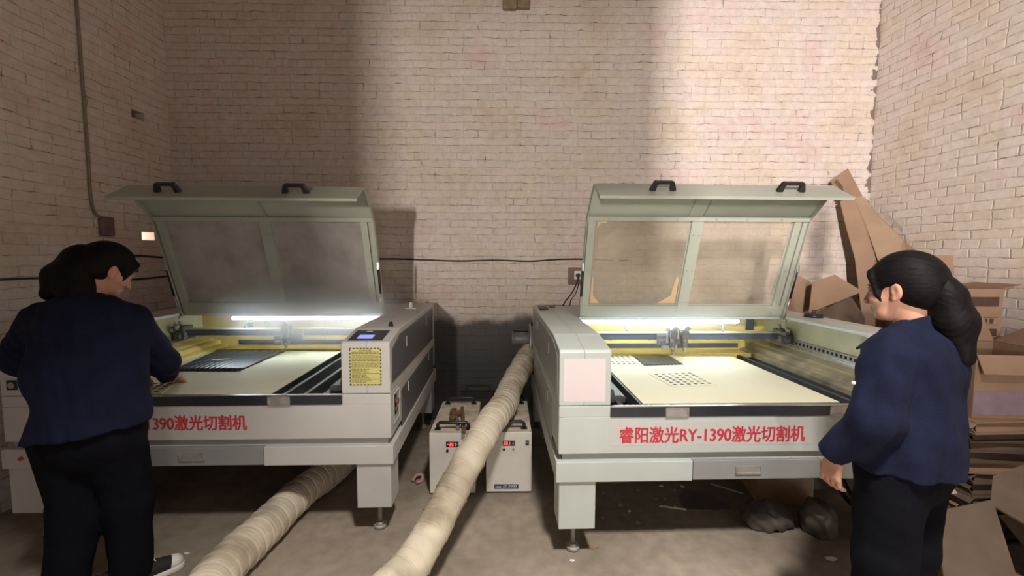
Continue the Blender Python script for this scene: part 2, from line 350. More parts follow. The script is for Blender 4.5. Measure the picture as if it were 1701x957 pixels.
def empty(name, loc, rz=0.0):
    o = bpy.data.objects.new(name, None); COL.objects.link(o); o.location = loc; o.rotation_euler = (0, 0, rz); o.empty_display_size = 0.1
    return o
def tag(o, label, cat, group=None, kind=None):
    o['label'] = label; o['category'] = cat
    if group: o['group'] = group
    if kind: o['kind'] = kind
    return o
def structure(o): o['kind'] = 'structure'; return o
def spline(pts, n=12):
    """Catmull-Rom through pts"""
    P = [Vector(p) for p in pts]; P = [P[0]*2 - P[1]] + P + [P[-1]*2 - P[-2]]; out = []
    for i in range(1, len(P)-2):
        for k in range(n):
            t = k / n; a, b, c, d = P[i-1], P[i], P[i+1], P[i+2]
            out.append(0.5 * ((2*b) + (c-a)*t + (2*a-5*b+4*c-d)*t*t + (3*b-a-3*c+d)*t**3))
    out.append(P[-2]); return out
def text_mesh(name, body, height, loc, parent, m, bold=0.0, stretch=1.0, width=None, spacing=1.0):
    """lettering that stands on the local X-Z plane facing -Y; loc = lower left corner"""
    cu = bpy.data.curves.new(name, 'FONT'); cu.body = body; cu.size = 1.0; cu.extrude = 0.0;  cu.space_character = spacing
    t = bpy.data.objects.new(name, cu); COL.objects.link(t)
    bpy.context.view_layer.update()
    dg = bpy.context.evaluated_depsgraph_get()
    me = bpy.data.meshes.new_from_object(t.evaluated_get(dg)); bpy.data.objects.remove(t)
    n = len(me.vertices)
    if n == 0: return None
    co = np.zeros(n*3); me.vertices.foreach_get('co', co); co = co.reshape(-1, 3)
    mn, mx = co.min(0), co.max(0)
    k = height / (mx[1] - mn[1]); kx = (width / (mx[0] - mn[0])) if width else k * stretch
    out = np.stack([(co[:,0]-mn[0])*kx, np.zeros(n), (co[:,1]-mn[1])*k], 1)
    me.vertices.foreach_set('co', out.ravel()); me.name = name
    if bold:      # heavier strokes: the same letters laid over themselves with small shifts
        bm = bmesh.new()
        for i, (dx, dz) in enumerate(((0, 0), (1, 0), (-1, 0), (0, 0.6), (0, -0.6))):
            n0 = len(bm.verts); bm.from_mesh(me); bm.verts.ensure_lookup_table()
            for v in bm.verts[n0:]: v.co += Vector((dx*bold, -0.00012*i, dz*bold))
        bm.to_mesh(me); bm.free()
    me.materials.clear(); me.materials.append(M[m])
    o = bpy.data.objects.new(name, me); COL.objects.link(o); o.location = loc; o.parent = parent
    md = o.modifiers.new('solid', 'SOLIDIFY'); md.thickness = 0.0006; md.offset = 0
    return o

# ------------------------------------------------------------------ the room
XL, XR, YW, YF, ZC = -2.9302, 3.2634, 3.8698, -3.5, 4.7
TINT = (0.71, 0.632, 0.592)
def slab(name, m, *b): return structure(MB().box(*b).build(name, m))
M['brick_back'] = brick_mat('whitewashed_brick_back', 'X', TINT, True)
M['brick_side'] = brick_mat('whitewashed_brick_side', 'Y', TINT)
M['floor'] = floor_mat()
M['plaster'] = mat('dim_plaster', (0.14, 0.12, 0.10), 0.9, 0, 0.1, 2)
slab('floor', 'floor', XL-0.3, XR+0.3, YF-0.3, YW+0.3, -0.15, 0)
slab('ceiling', 'plaster', XL-0.3, XR+0.3, YF-0.3, YW+0.3, ZC, ZC+0.15)
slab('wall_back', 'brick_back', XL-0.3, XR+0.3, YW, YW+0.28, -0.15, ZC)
slab('wall_right', 'brick_side', XR, XR+0.28, YF-0.3, YW, -0.15, ZC)
# left wall with two missing bricks: one dark hole, one hole that lets daylight in
mb = MB()
y0, y1, z0, z1 = 3.52, 3.645, 1.625, 1.692       # bright hole
ya, yb, za, zb = 3.49, 3.612, 2.58, 2.645       # dark hole
T = XL - 0.28
mb.box(T, XL, YF-0.3, YW, -0.15, z0); mb.box(T, XL, YF-0.3, y0, z0, z1); mb.box(T, XL, y1, YW, z0, z1)
mb.box(T, XL, YF-0.3, YW, z1, za); mb.box(T, XL, YF-0.3, ya, za, zb); mb.box(T, XL, yb, YW, za, zb); mb.box(T, XL, YF-0.3, YW, zb, ZC)
mb.box(T, XL-0.25, ya, yb, za, zb)
structure(mb.build('wall_left', 'brick_side'))
area('daylight_behind_missing_brick', (XL-0.6, 3.62, 1.72), (XL, 3.58, 1.66), 0.3, 0.3, 60, (1.0, 0.86, 0.78))
# front wall behind the camera, with openings added for the lamps behind it
mb = MB()
# wall behind the camera: low and high cut-outs shape the wall patches, the third passes the fill
y0, y1 = YF-0.25, YF
mb.box(XL-0.3, -1.31, y0, y1, -0.15, ZC); mb.box(1.65, XR+0.3, y0, y1, -0.15, ZC)
mb.box(-1.31, 0.55, y0, y1, -0.15, 1.6); mb.box(0.55, 1.65, y0, y1, 2.0, 2.9); mb.box(0.45, 0.55, y0, y1, 1.6, 2.45)
mb.box(-1.31, 0.55, y0, y1, 2.45, 2.9); mb.box(-1.31, -0.81, YF-0.02, y1, 2.9, 3.9); mb.box(1.2, 1.65, y0, y1, 2.9, 3.9); mb.box(-1.31, 1.65, y0, y1, 3.9, ZC)
structure(mb.build('wall_front', 'plaster'))
# wooden beam end in the back wall
mb = MB(); mb.box(-0.035, 0.085, YW-0.05, YW+0.1, 3.61, 3.85); mb.box(0.088, 0.2, YW-0.045, YW+0.1, 3.62, 3.85)
tag(mb.build('beam_end', 'wood', bevel=0.012), 'weathered wooden beam end let into the brick wall above', 'beam')

# ------------------------------------------------------------------ laser cutting machines (local axes: u right, v away, z up; origin front left floor corner)
W, D, C, VC, ZF, ZT, ZS, ZP = 1.95, 1.56, 0.249, 0.214, 1.0586, 1.0926, 0.787, 0.549
VH, ZH, VB, ZB, VF, ZFL, VN, ZN = 0.9326, 1.0769, 0.7085, 1.745, 0.5097, 1.9232, 0.3461, 1.8339
U0, U1 = 0.2609, 1.689
def lidp(u, s, n=0.0, seg=0):
    """point on the raised lid: s metres along its segment, n metres out of its outer face"""
    a, b = (((VH, ZH), (VB, ZB)), ((VB, ZB), (VF, ZFL)), ((VF, ZFL), (VN, ZN)))[seg]
    d = Vector((b[0]-a[0], b[1]-a[1])).normalized(); nn = Vector((d.y, -d.x))
    return (u, a[0] + d.x*s + nn.x*n, a[1] + d.y*s + nn.y*n)
def lid_slab(mb, u0, u1, s0, s1, n0, n1, seg=0):
    v = [mb.bm.verts.new(lidp(u, s, n, seg)) for n in (n0, n1) for (u, s) in ((u0,s0),(u1,s0),(u1,s1),(u0,s1))]
    for f in ((0,3,2,1),(4,5,6,7),(0,1,5,4),(1,2,6,5),(2,3,7,6),(3,0,4,7)): mb.bm.faces.new([v[i] for i in f])

def handle(name, pts, r, parent, m='black'):
    return MB().tube(pts, r, 8).build(name, m, parent)

def make_machine(name, loc, rz, label, lit_tubes, acrylic, mirrored, full):
    t = empty(name, loc, rz); tag(t, label, 'laser cutter', 'laser cutting machines')
    P = lambda mb, n, m, par=t, **k: mb.build(n, 'shell_warm_lit' if (m == 'shell' and mirrored) else m, par, **k)
    # lower carcass
    mb = MB()
    mb.box(0, W, 0, 0.03, ZP, ZS-0.056)
    for (a, b) in ((0, C), (W-C, W)): mb.box(a, b, 0, 0.03, ZS-0.056, ZS-0.0015)
    mb.box(0, 0.02, 0.03, D, ZP, ZS-0.0015); mb.box(W-0.02, W, 0.03, D, ZP, ZS-0.0015)
    mb.box(0.02, W-0.02, D-0.02, D, ZP, ZT-0.003); mb.box(0.02, W-0.02, 0.03, D-0.02, ZP, ZP+0.02)
    mb.box(C-0.02, C, 0.03, 0.16, ZP+0.02, ZS-0.0015); mb.box(W-C, W-C+0.02, 0.03, 0.16, ZP+0.02, ZS-0.0015)
    P(mb, 'lower_carcass', 'shell', bevel=0.003)
    # two hoods at the sides, hollow under the inner lip
    for (a, b, inner) in ((0, C, 1), (W-C, W, -1)):
        mb = MB(); th = 0.012
        outer = (a, a+0.12) if inner > 0 else (b-0.12, b)
        prof = [(0, ZS+0.0015), (0, ZF-0.012), (0.012, ZF), (VC, ZT-0.006), (VC+0.03, ZT), (D, ZT), (D, ZS+0.0015)]
        mb.prism(prof, *outer)
        ia, ib = (a+0.12, b) if inner > 0 else (a, b-0.12)
        mb.prism([(0, ZS+0.0015), (0, ZF-0.012), (0.012, ZF), (VC, ZT-0.006), (VC+0.03, ZT), (D, ZT), (D, ZT-0.022), (VC+0.03, ZT-0.022), (0.11, ZF-0.02), (0.11, ZS+0.0015)], ia, ib)
        P(mb, 'side_hood', 'shell', bevel=0.004)
    # rear cover behind the hinge, rear inside wall, floor pan
    MBc = MB().prism([(VH-0.01, ZT-0.022), (VH-0.01, ZT-0.004), (D, ZT-0.004), (D, ZT-0.022)], C+0.0015, W-C-0.0015)
    P(MBc, 'rear_cover', 'shell', bevel=0.002)
    P(MB().box(0.10, W-0.10, 1.30, 1.32, 0.74, ZT-0.024).box(0.10, W-0.10, 1.12, 1.30, 0.755, 0.778), 'inner_back', 'yellow', bevel=0.003)
    mb = MB().box(0.02, W-0.02, 0.16, 1.34, 0.66, 0.675)
    P(mb, 'bed_pan', 'pan')
    for sgn in (-1, 1):   # inside side walls, guide rail, rack strip, grimy ledge
        e = lambda x: x if sgn > 0 else W - x
        def bx(mb, a, b, *r): a, b = sorted((e(a), e(b))); return mb.box(a, b, *r)
        P(bx(MB(), W-0.135, W-0.122, 0.112, 1.3, 0.80, ZT-0.024), 'inner_side', 'cream' if not (mirrored and sgn < 0) else 'cream')
        mb = MB(); bx(mb, W-0.175, W-0.136, 0.2, 1.28, 0.845, 0.875); bx(mb, W-0.160, W-0.136, 0.2, 1.28, 0.875, 0.885)
        P(mb, 'guide_rail', 'steel', bevel=0.002)
        mb = MB(); bx(mb, W-0.158, W-0.136, 0.33, 0.92, 0.886, 0.922)
        rk = P(mb, 'rack_strip', 'steel_dull', bevel=0.002)
        mb = MB()
        for k in range(16): y = 0.355 + k*0.0355; bx(mb, W-0.160, W-0.1575, y, y+0.016, 0.894, 0.912)
        P(mb, 'slot', 'hole', rk)  # dark blocks on the strip stand in for its shaded openings
        mb = MB()
        pr = [(1.595, 0.76), (1.595, 0.792), (1.62, 0.80), (1.65, 0.80), (1.655, 0.83), (1.70, 0.835), (1.71, 0.845), (1.80, 0.86), (1.80, 0.76)]
        vs = [[mb.bm.verts.new((e(u), v, z)) for (u, z) in pr] for v in (0.112, 1.26)]
        mb.bm.faces.new(vs[0]); mb.bm.faces.new(vs[1][::-1])
        for i in range(len(pr)): j = (i+1) % len(pr); mb.bm.faces.new((vs[0][i], vs[0][j], vs[1][j], vs[1][i]))
        P(mb, 'inner_ledge', ('yellow' if mirrored else 'grime') if ((sgn > 0) != mirrored) else 'slat', bevel=0.003)  # near ledge takes the dark slat colour in place of hood shade
    # slatted bed
    mb = MB(); x = 0.30
    while x < W-0.29: mb.box(x, x+0.02, 0.035, 1.12, 0.715, 0.777); x += 0.108
    for y in (0.05, 0.55, 1.08): mb.box(0.27, W-0.27, y, y+0.02, 0.69, 0.72)
    P(mb, 'slat_bed', 'slat')
    # front bar with two flush pulls
    P(MB().box(C, W-C, -0.006, 0.028, ZS-0.055, ZS-0.006), 'front_bar', 'bar', bevel=0.002)
    P(MB().box(C, W-C, -0.007, 0.012, ZS-0.006, ZS-0.001), 'bar_trim', 'steel', bevel=0.001)
    for a in (0.515, 1.325):
        mb = MB(); mb.box(a, a+0.114, -0.011, -0.006, ZS-0.055, ZS-0.047); mb.box(a, a+0.114, -0.011, -0.006, ZS-0.014, ZS-0.008)
        mb.box(a, a+0.008, -0.011, -0.006, ZS-0.055, ZS-0.008); mb.box(a+0.106, a+0.114, -0.011, -0.006, ZS-0.055, ZS-0.008)
        mb.box(a+0.008, a+0.106, -0.0075, -0.006, ZS-0.05, ZS-0.012)
        P(mb, 'flush_pull', 'latch', bevel=0.001)
    # recess band, base beam with drawer, legs and feet
    P(MB().box(0.022, W-0.022, 0.022, D-0.022, 0.513, ZP), 'recess_band', 'recess')
    mb = MB(); mb.box(-0.012, 0.655, -0.012, 0.02, 0.413, 0.513); mb.box(1.297, W+0.012, -0.012, 0.02, 0.413, 0.513)
    mb.box(-0.012, 0.02, 0.02, D, 0.413, 0.513); mb.box(W-0.02, W+0.012, 0.02, D, 0.413, 0.513); mb.box(0.02, W-0.02, D-0.03, D, 0.413, 0.513)
    mb.box(0.02, W-0.02, 0.02, D-0.03, 0.503, 0.513)
    P(mb, 'base_beam', 'shell', bevel=0.003)
    dr = P(MB().box(0.659, 1.293, -0.008, 0.018, 0.416, 0.511), 'drawer', 'drawer', bevel=0.002)
    mb = MB(); mb.box(0.867, 0.873, -0.016, -0.008, 0.443, 0.484); mb.box(0.99, 0.996, -0.016, -0.008, 0.443, 0.484); mb.box(0.867, 0.996, -0.016, -0.008, 0.443, 0.450); mb.box(0.873, 0.99, -0.0095, -0.008, 0.45, 0.484)
    P(mb, 'drawer_pull', 'steel_dull', dr, bevel=0.001)
    for (a, y) in ((0.004, 0.002), (W-0.184, 0.002), (0.004, D-0.18), (W-0.184, D-0.18)):
        lg = P(MB().box(a, a+0.18, y, y+0.17, 0.168, 0.4125), 'leg', 'shell', bevel=0.004)
        fx, fy = a+0.09, y+0.10
        ft = P(MB().cyl((fx, fy, 0.03), (fx, fy, 0.168), 0.011).cyl((fx, fy, 0.0), (fx, fy, 0.022), 0.036, 0.034).cyl((fx, fy, 0.022), (fx, fy, 0.034), 0.026, 0.02), 'levelling_foot', 'steel_dull', lg)
    # side panels
    for sgn in (-1, 1):
        x = (-0.004, 0.0) if sgn < 0 else (W, W+0.004)
        def side(pts): return MB().poly([(x[0], p[0], p[1]) for p in pts], 0.004, (1, 0, 0))
        up = P(side([(0.035, 0.835), (0.045, 1.012), (0.225, 1.062), (1.44, 1.062), (1.44, 0.80)]) if sgn > 0 else side([(0.05, 0.82), (0.06, 1.02), (0.23, 1.066), (1.44, 1.066), (1.44, 0.80)]), 'upper_side_panel', 'panel_dark' if sgn > 0 else 'shell_side', bevel=0.001)
        lo = P(side([(0.245, 0.43), (0.245, 0.722), (0.27, 0.735), (1.44, 0.735), (1.44, 0.43)]), 'lower_side_panel', 'panel_dark' if sgn > 0 else 'shell_side', bevel=0.001)
        for (y, z, par) in ((0.39, 0.985, up), (1.10, 1.0, up), (0.42, 0.70, lo), (1.2, 0.70, lo)):
            xx = (-0.0065, -0.004) if sgn < 0 else (W+0.004, W+0.0065)
            P(MB().box(*xx, y, y+0.012, z-0.03, z+0.03), 'latch_plate', 'plate_white', par, bevel=0.001)
    # switch niche on the right flank
    mb = MB(); x0, x1 = W+0.001, W+0.006
    mb.box(x0, x1, 0.055, 0.062, 0.60, 0.765); mb.box(x0, x1, 0.185, 0.192, 0.60, 0.765); mb.box(x0, x1, 0.062, 0.185, 0.758, 0.765); mb.box(x0, x1, 0.062, 0.185, 0.60, 0.607)
    nc = P(mb, 'switch_niche', 'shell', bevel=0.001)
    P(MB().box(W+0.0005, W+0.002, 0.062, 0.13, 0.64, 0.75), 'niche_back', 'hole', nc)
    P(MB().cyl((W+0.001, 0.10, 0.715), (W+0.02, 0.10, 0.715), 0.016).cyl((W+0.001, 0.10, 0.67), (W+0.012, 0.10, 0.67), 0.013), 'switch_knob', 'rust', nc)

    # raised lid
    lid = empty('lid', (0, 0, 0)); lid.parent = t
    mb = MB(); HL, BL, FL = 0.7047, 0.2670, 0.1863
    wins = ((0.325, 0.93), (1.012, 1.589)); s0, s1 = 0.108, 0.687
    th = 0.004
    for (a, b) in ((U0, wins[0][0]), (wins[0][1], wins[1][0]), (wins[1][1], U1)): lid_slab(mb, a, b, 0, HL, 0, th)
    for (a, b) in wins: lid_slab(mb, a, b, 0, s0, 0, th); lid_slab(mb, a, b, s1, HL, 0, th)
    lid_slab(mb, U0, U1, 0, BL, 0, th, 1); lid_slab(mb, U0, U1, -0.004, FL, -th, 0, 2)
    lid_slab(mb, U0, U1, FL-0.004, FL, -0.018, -th, 2)
    for u in (U0, U1-0.004):     # side skirts
        lid_slab(mb, u, u+0.004, 0.0, HL, -0.032, 0); lid_slab(mb, u, u+0.004, 0, BL, -0.032, 0, 1)
    ls = P(mb, 'lid_shell', 'lid', lid, bevel=0.0015)
    # inside frame of the lid
    mb = MB()
    for (a, b) in ((U0+0.012, U0+0.058), (0.935, 1.007), (U1-0.092, U1-0.048)): lid_slab(mb, a, b, 0.03, HL-0.012, -0.022, -0.001)
    lid_slab(mb, U0+0.012, U1-0.012, 0.02, 0.10, -0.016, -0.001)
    lid_slab(mb, U0+0.006, U1-0.006, HL-0.012, HL+0.016, -0.03, -0.001)
    lid_slab(mb, 0.905, 1.000, 0.0, BL, -0.006, -0.0005, 1)
    lid_slab(mb, 0.995, 1.000, 0.0, BL, -0.020, -0.0005, 1)
    lid_slab(mb, U1-0.035, U1-0.006, 0.03, HL-0.012, -0.018, -0.001)
    P(mb, 'lid_frame', 'lid', lid, bevel=0.0015)
    for k, u in enumerate((0.40, 0.60, 0.83, 1.08, 1.28, 1.50)):
        P(MB().cyl(lidp(u, HL+0.002, -0.030), lidp(u, HL+0.002, -0.0335), 0.006, n=10), 'screw', 'steel_dull', lid)
    for u in (0.30, 0.955, 0.99, 1.62):
        for s in (0.60, 0.36, 0.13): P(MB().cyl(lidp(u, s, -0.022), lidp(u, s, -0.0255), 0.005, n=10), 'screw', 'steel_dull', lid)
    for (a, b) in wins:
        mb = MB(); lid_slab(mb, a-0.004, b+0.004, s0-0.004, s1+0.004, 0.0045, 0.0075)
        P(mb, 'window', acrylic, lid)
    if full:   # rests of protective film in the window corners
        for pts in (((0.335, 0.112), (0.40, 0.112), (0.352, 0.17), (0.345, 0.30), (0.335, 0.31)), ((0.80, 0.112), (0.922, 0.112), (0.922, 0.30), (0.905, 0.31), (0.885, 0.17)), ((0.34, 0.684), (0.40, 0.684), (0.40, 0.672), (0.352, 0.668), (0.345, 0.64), (0.338, 0.64))):
            P(MB().poly([lidp(u, s, 0.0042) for (u, s) in pts], 0.0004, Vector(lidp(0, 0, -1)) - Vector(lidp(0, 0, 0))), 'film_scrap', 'orange_film', lid)
    for (a, b) in (((0.557, 0.705), (1.285, 1.445)) if full else ((0.495, 0.645), (1.232, 1.388))):   # two bow handles on the flange
        mb = MB(); zc = 0.105
        def fp(u, n, s=zc): return lidp(u, s, n, 2)
        out = [(a, 0.0005), (a+0.003, 0.016), (a+0.018, 0.052), (a+0.026, 0.057), (b-0.026, 0.057), (b-0.018, 0.052), (b-0.003, 0.016), (b, 0.0005), (b-0.032, 0.0005), (b-0.036, 0.034), (b-0.041, 0.039), (a+0.041, 0.039), (a+0.036, 0.034), (a+0.032, 0.0005)]
        va = [mb.bm.verts.new(fp(u, n, zc-0.013)) for u, n in out]; vb_ = [mb.bm.verts.new(fp(u, n, zc+0.013)) for u, n in out]; k = len(out)
        mb.bm.faces.new(va); mb.bm.faces.new(vb_[::-1])
        for i in range(k): mb.bm.faces.new((va[i], vb_[i], vb_[(i+1) % k], va[(i+1) % k]))
        P(mb, 'bow_handle', 'black', lid, bevel=0.003)
    # gas struts
    near, far = ((0.80, 1.095), (0.725, 1.43)), ((0.905, 1.06), (0.80, 1.42))
    for u, (vb, zb), (vt, zt) in ((U0-0.012, *(far if mirrored else near)), (U1+0.012, *(near if mirrored else far))):
        a, b = Vector((u, vb, zb)), Vector((u, vt, zt)); m = a.lerp(b, 0.45)
        st = P(MB().tube([m, b.lerp(a, 0.04)], 0.009, 12), 'gas_strut', 'black', lid)
        P(MB().tube([a, m], 0.0042, 10), 'strut_rod', 'steel', st)
        P(MB().box(u-0.008, u+0.008, vt-0.014, vt+0.014, zt-0.02, zt+0.03), 'strut_bracket', 'steel', st, bevel=0.002); P(MB().box(u-0.008, u+0.012, vb-0.015, vb+0.02, zb-0.012, zb+0.012), 'strut_bracket', 'steel', st, bevel=0.002)
    for u in (0.42, 1.53):   # hinges
        P(MB().cyl((u, VH+0.002, ZH+0.013), (u+0.09, VH+0.002, ZH+0.013), 0.006, n=10), 'hinge', 'steel_dull', lid)

    # tube lamps under the lid
    for (a, b) in lit_tubes:
        lp = P(MB().box(a, b, 0.925, 0.965, 1.064, 1.0695), 'lamp_batten', 'plate_white')
        P(MB().tube([(a, 0.945, 1.050), (b, 0.945, 1.050)], 0.0125, 12), 'lamp_tube', 'lamp_tube', lp)
    # gantry beam
    gb = P(MB().box(0.16, W-0.16, 0.985, 1.035, 0.915, 0.960), 'gantry_beam', 'beam', bevel=0.002)
    P(MB().box(0.16, W-0.16, 0.98, 1.04, 0.960, 0.965), 'beam_lit_edge', 'cream', gb, bevel=0.001)  # cream strip put in for the lit top edge of the beam
    for u in (0.5, 0.78, 1.2, 1.36): P(MB().box(u, u+0.02, 0.984, 1.0, 0.909, 0.915), 'beam_clip', 'steel_dull', gb)
    for u in (0.155, W-0.235):
        cg = P(MB().box(u, u+0.08, 0.95, 1.07, 0.888, 0.945).box(u+0.01, u+0.07, 0.96, 1.06, 0.945, 0.985).box(u+0.02, u+0.06, 0.93, 0.95, 0.90, 0.93), 'end_carriage', 'motor', bevel=0.003)
        P(MB().cyl((u+0.04, 0.94, 0.965), (u+0.04, 0.94, 1.005), 0.016).cyl((u+0.02, 1.0, 0.985), (u+0.02, 1.0, 1.02), 0.01).box(u+0.0, u+0.02, 0.93, 0.99, 0.95, 0.975), 'pulley', 'steel', cg)
    # exhaust slot in the back: a raised dark strip stands in for its shade
    mb = MB().box(0.42, 1.60, 1.285, 1.30, 0.79, 0.825)
    P(mb, 'exhaust_slot_shade', 'beam', bevel=0.002)
    P(MB().box(1.605, 1.635, 1.25, 1.30, 0.778, 0.85).box(1.60, 1.68, 1.25, 1.26, 0.778, 0.786), 'slot_post', 'yellow', bevel=0.002)
    mb = MB().box(0.30, W-0.30, 1.10, 1.118, 0.755, 0.788); P(mb, 'bed_rear_rail', 'yellow', bevel=0.002)
    if mirrored: P(MB().box(0.62, 0.68, 1.29, 1.30, 0.95, 1.06).box(0.50, 0.53, 1.29, 1.30, 0.90, 1.06), 'back_plate', 'motor')
    else: P(MB().box(1.66, 1.72, 1.285, 1.30, 0.93, 1.06), 'back_plate', 'beam')
    # laser head(s)
    hd = empty('laser_head', (0.93 if not mirrored else 0.97, 0.96, 0)); hd.parent = t
    P(MB().box(-0.10, 0.11, 0.0, 0.012, 0.885, 0.955).box(-0.09, -0.04, -0.02, 0.0, 0.88, 0.92).box(0.07, 0.11, -0.02, 0.0, 0.89, 0.94), 'carriage_plate', 'motor', hd, bevel=0.002)
    offs = (0.0, 0.085) if not mirrored else (0.0,)
    for k, ox in enumerate(offs):
        mb = MB(); mb.box(ox-0.024, ox+0.024, -0.05, -0.004, 0.935, 0.985)
        mb.obox((ox+0.006, -0.03, 1.0), 0.034, 0.04, 0.045, Matrix.Rotation(R_(40), 3, 'Y'))
        mb.cyl((ox, -0.03, 0.935), (ox, -0.03, 0.875), 0.019); mb.cyl((ox, -0.03, 0.905), (ox, -0.03, 0.915), 0.024)
        P(mb, 'mirror_mount', 'motor', hd, bevel=0.002)
        mb = MB(); mb.cyl((ox, -0.03, 0.875), (ox, -0.03, 0.845), 0.014, 0.012); mb.cyl((ox, -0.03, 0.845), (ox, -0.03, 0.818 if k == 0 else 0.835), 0.011, 0.004)
        P(mb, 'nozzle', 'steel_dull', hd)
    mb = MB(); mb.cyl((-0.035, -0.02, 0.90), (-0.035, -0.02, 1.0), 0.008); mb.cyl((0.04, -0.02, 0.93), (0.04, -0.02, 1.02), 0.012); mb.box(-0.05, -0.02, -0.03, -0.01, 0.985, 1.01); mb.cyl((0.022, -0.035, 0.86), (0.022, -0.035, 0.89), 0.009)
    mb.box(-0.075, -0.03, -0.045, -0.01, 0.855, 0.885)
    P(mb, 'head_fitting', 'steel', hd, bevel=0.001)
    if not mirrored:
        P(MB().tube(spline([(0.65, 1.005, 0.965), (0.625, 1.005, 0.985), (0.607, 1.0, 1.02), (0.605, 1.0, 1.055)], 8), 0.0075, 8), 'air_hose', 'motor')
        P(MB().tube(spline([(1.02, 0.96, 1.0), (1.05, 0.97, 1.035), (1.15, 0.98, 1.04), (1.27, 0.99, 1.035), (1.315, 1.0, 1.01), (1.32, 1.0, 0.965)], 8), 0.0075, 8), 'air_hose', 'motor')
        sg = P(MB().box(1.70, 1.755, 1.296, 1.30, 0.955, 1.015), 'warning_sign', 'yellow_label')
        P(MB().poly([(1.706, 1.2955, 0.968), (1.749, 1.2955, 0.968), (1.7275, 1.2955, 1.008)], 0.0006, (0, -1, 0)), 'warning_triangle', 'ink', sg)
        P(MB().poly([(1.711, 1.2948, 0.971), (1.744, 1.2948, 0.971), (1.7275, 1.2948, 1.0015)], 0.0006, (0, -1, 0)), 'triangle_field', 'yellow_label', sg)
        mb = MB(); cx_, cz_ = 1.7275, 0.981
        for k in range(8):
            a = k*math.pi/4; mb.obox((cx_ + 0.005*math.cos(a), 1.2938, cz_ + 0.005*math.sin(a)), 0.010, 0.0006, 0.0014, Matrix.Rotation(-a, 3, 'Y'))
        mb.box(1.708, 1.747, 1.2944, 1.2955, 0.960, 0.9625)
        P(mb, 'laser_burst', 'ink', sg)
    else:
        P(MB().tube(spline([(0.64, 1.005, 0.965), (0.66, 1.0, 1.0), (0.76, 0.99, 1.025), (0.90, 0.97, 1.03), (0.965, 0.95, 1.02)], 8), 0.0075, 8), 'air_hose', 'motor')
        P(MB().box(1.13, 1.22, 1.27, 1.30, 0.955, 1.02).box(1.12, 1.23, 1.265, 1.27, 1.005, 1.015), 'junction_box', 'plate_white', bevel=0.002)
    # cable of the lamp at the far side
    if not mirrored: P(MB().tube(spline([(1.56, 1.29, 0.96), (1.60, 1.28, 0.99), (1.60, 1.27, 1.05)], 8), 0.005, 8), 'lamp_cable', 'steel_dull')
    # lettering on the front
    lb = P(MB().box(0.245, 1.245, -0.0008, 0.0, 0.588, 0.705), 'name_label', 'label')
    text_mesh('lettering', '睿阳激光RY-1390激光切割机', 0.079, (0.296, -0.0016, 0.602), lb, 'red', bold=0.0021, width=0.915)
    # control panel or plain hood details
    mb = MB()
    def hood(u, v, h=0.0): return (u, v, (ZF + (ZT-0.006-ZF) * (v-0.012)/(VC-0.012) if v < VC else ZT) + h)
    if mirrored:
        cp = P(MB().poly([hood(1.725, 0.03, 0.0006), hood(1.905, 0.03, 0.0006), hood(1.905, 0.195, 0.0006), hood(1.725, 0.195, 0.0006)], 0.0015), 'control_panel', 'bar')
        P(MB().poly([hood(1.765, 0.055, 0.0024), hood(1.845, 0.055, 0.0024), hood(1.845, 0.115, 0.0024), hood(1.765, 0.115, 0.0024)], 0.0008), 'screen', 'screen_blue', cp)
        P(MB().box(1.79, 1.82, 0.15, 0.165, ZT-0.006, ZT-0.0045), 'key_strip', 'plate_white', cp)
        P(MB().cyl(hood(1.885, 0.30), hood(1.885, 0.30, 0.012), 0.014).cyl(hood(1.885, 0.30, 0.012), hood(1.885, 0.30, 0.026), 0.010), 'stop_button', 'black', cp)
        # yellow notice
        yl = P(MB().box(1.744, 1.906, -0.0008, 0.0, 0.832, 1.029), 'yellow_notice', 'yellow_label')
        mb = MB()
        for k in range(9): x = 1.744 + 0.018*k; mb.box(x, x+0.010, -0.0016, -0.0008, 0.832, 0.838); mb.box(x, x+0.010, -0.0016, -0.0008, 1.023, 1.029)
        for k in range(11): z = 0.832 + 0.018*k; mb.box(1.744, 1.750, -0.0016, -0.0008, z, z+0.010); mb.box(1.900, 1.906, -0.0016, -0.0008, z, z+0.010)
        P(mb, 'notice_border', 'ink', yl)
        mb = MB(); rr = random.Random(3)
        for k in range(23):
            z = 1.012 - 0.0075*k; x = 1.756
            if k == 0: x = 1.795; xe = 1.858
            else: xe = 1.893 if k < 13 or k % 4 == 0 else 1.82 + rr.random()*0.04
            while x < xe:
                q = 0.006 + rr.random()*0.016; mb.box(x, min(xe, x+q), -0.0014, -0.0008, z, z + (0.0042 if k else 0.006)); x += q + 0.003
        P(mb, 'small_print', 'ink_faint', yl)
    else:
        st = P(MB().box(0.022, 0.222, -0.0008, 0.0, 0.808, 1.017), 'blank_sticker', 'paper')
    return t

A_R = R_(1.1128)
left_machine = make_machine('laser_cutter', (-0.6012 - W*math.cos(R_(1.1034)), 2.2004 - W*math.sin(R_(1.1034)), 0), R_(1.1034),
    'pale laser cutting machine with yellow warning notice on its front hood', ((0.591, 1.653),), 'acrylic_grey', True, False)
right_machine = make_machine('laser_cutter', (0.2546, 2.0089, 0), A_R,
    'pale laser cutting machine with a pinkish square sticker on its hood', ((0.29, 0.722), (0.737, 1.398)), 'acrylic_clear', False, True)
for m_ in (left_machine, right_machine): 
    if 'group' in m_: del m_['group']
bpy.context.view_layer.update()
def on(mach, p): return mach.matrix_world @ Vector(p)

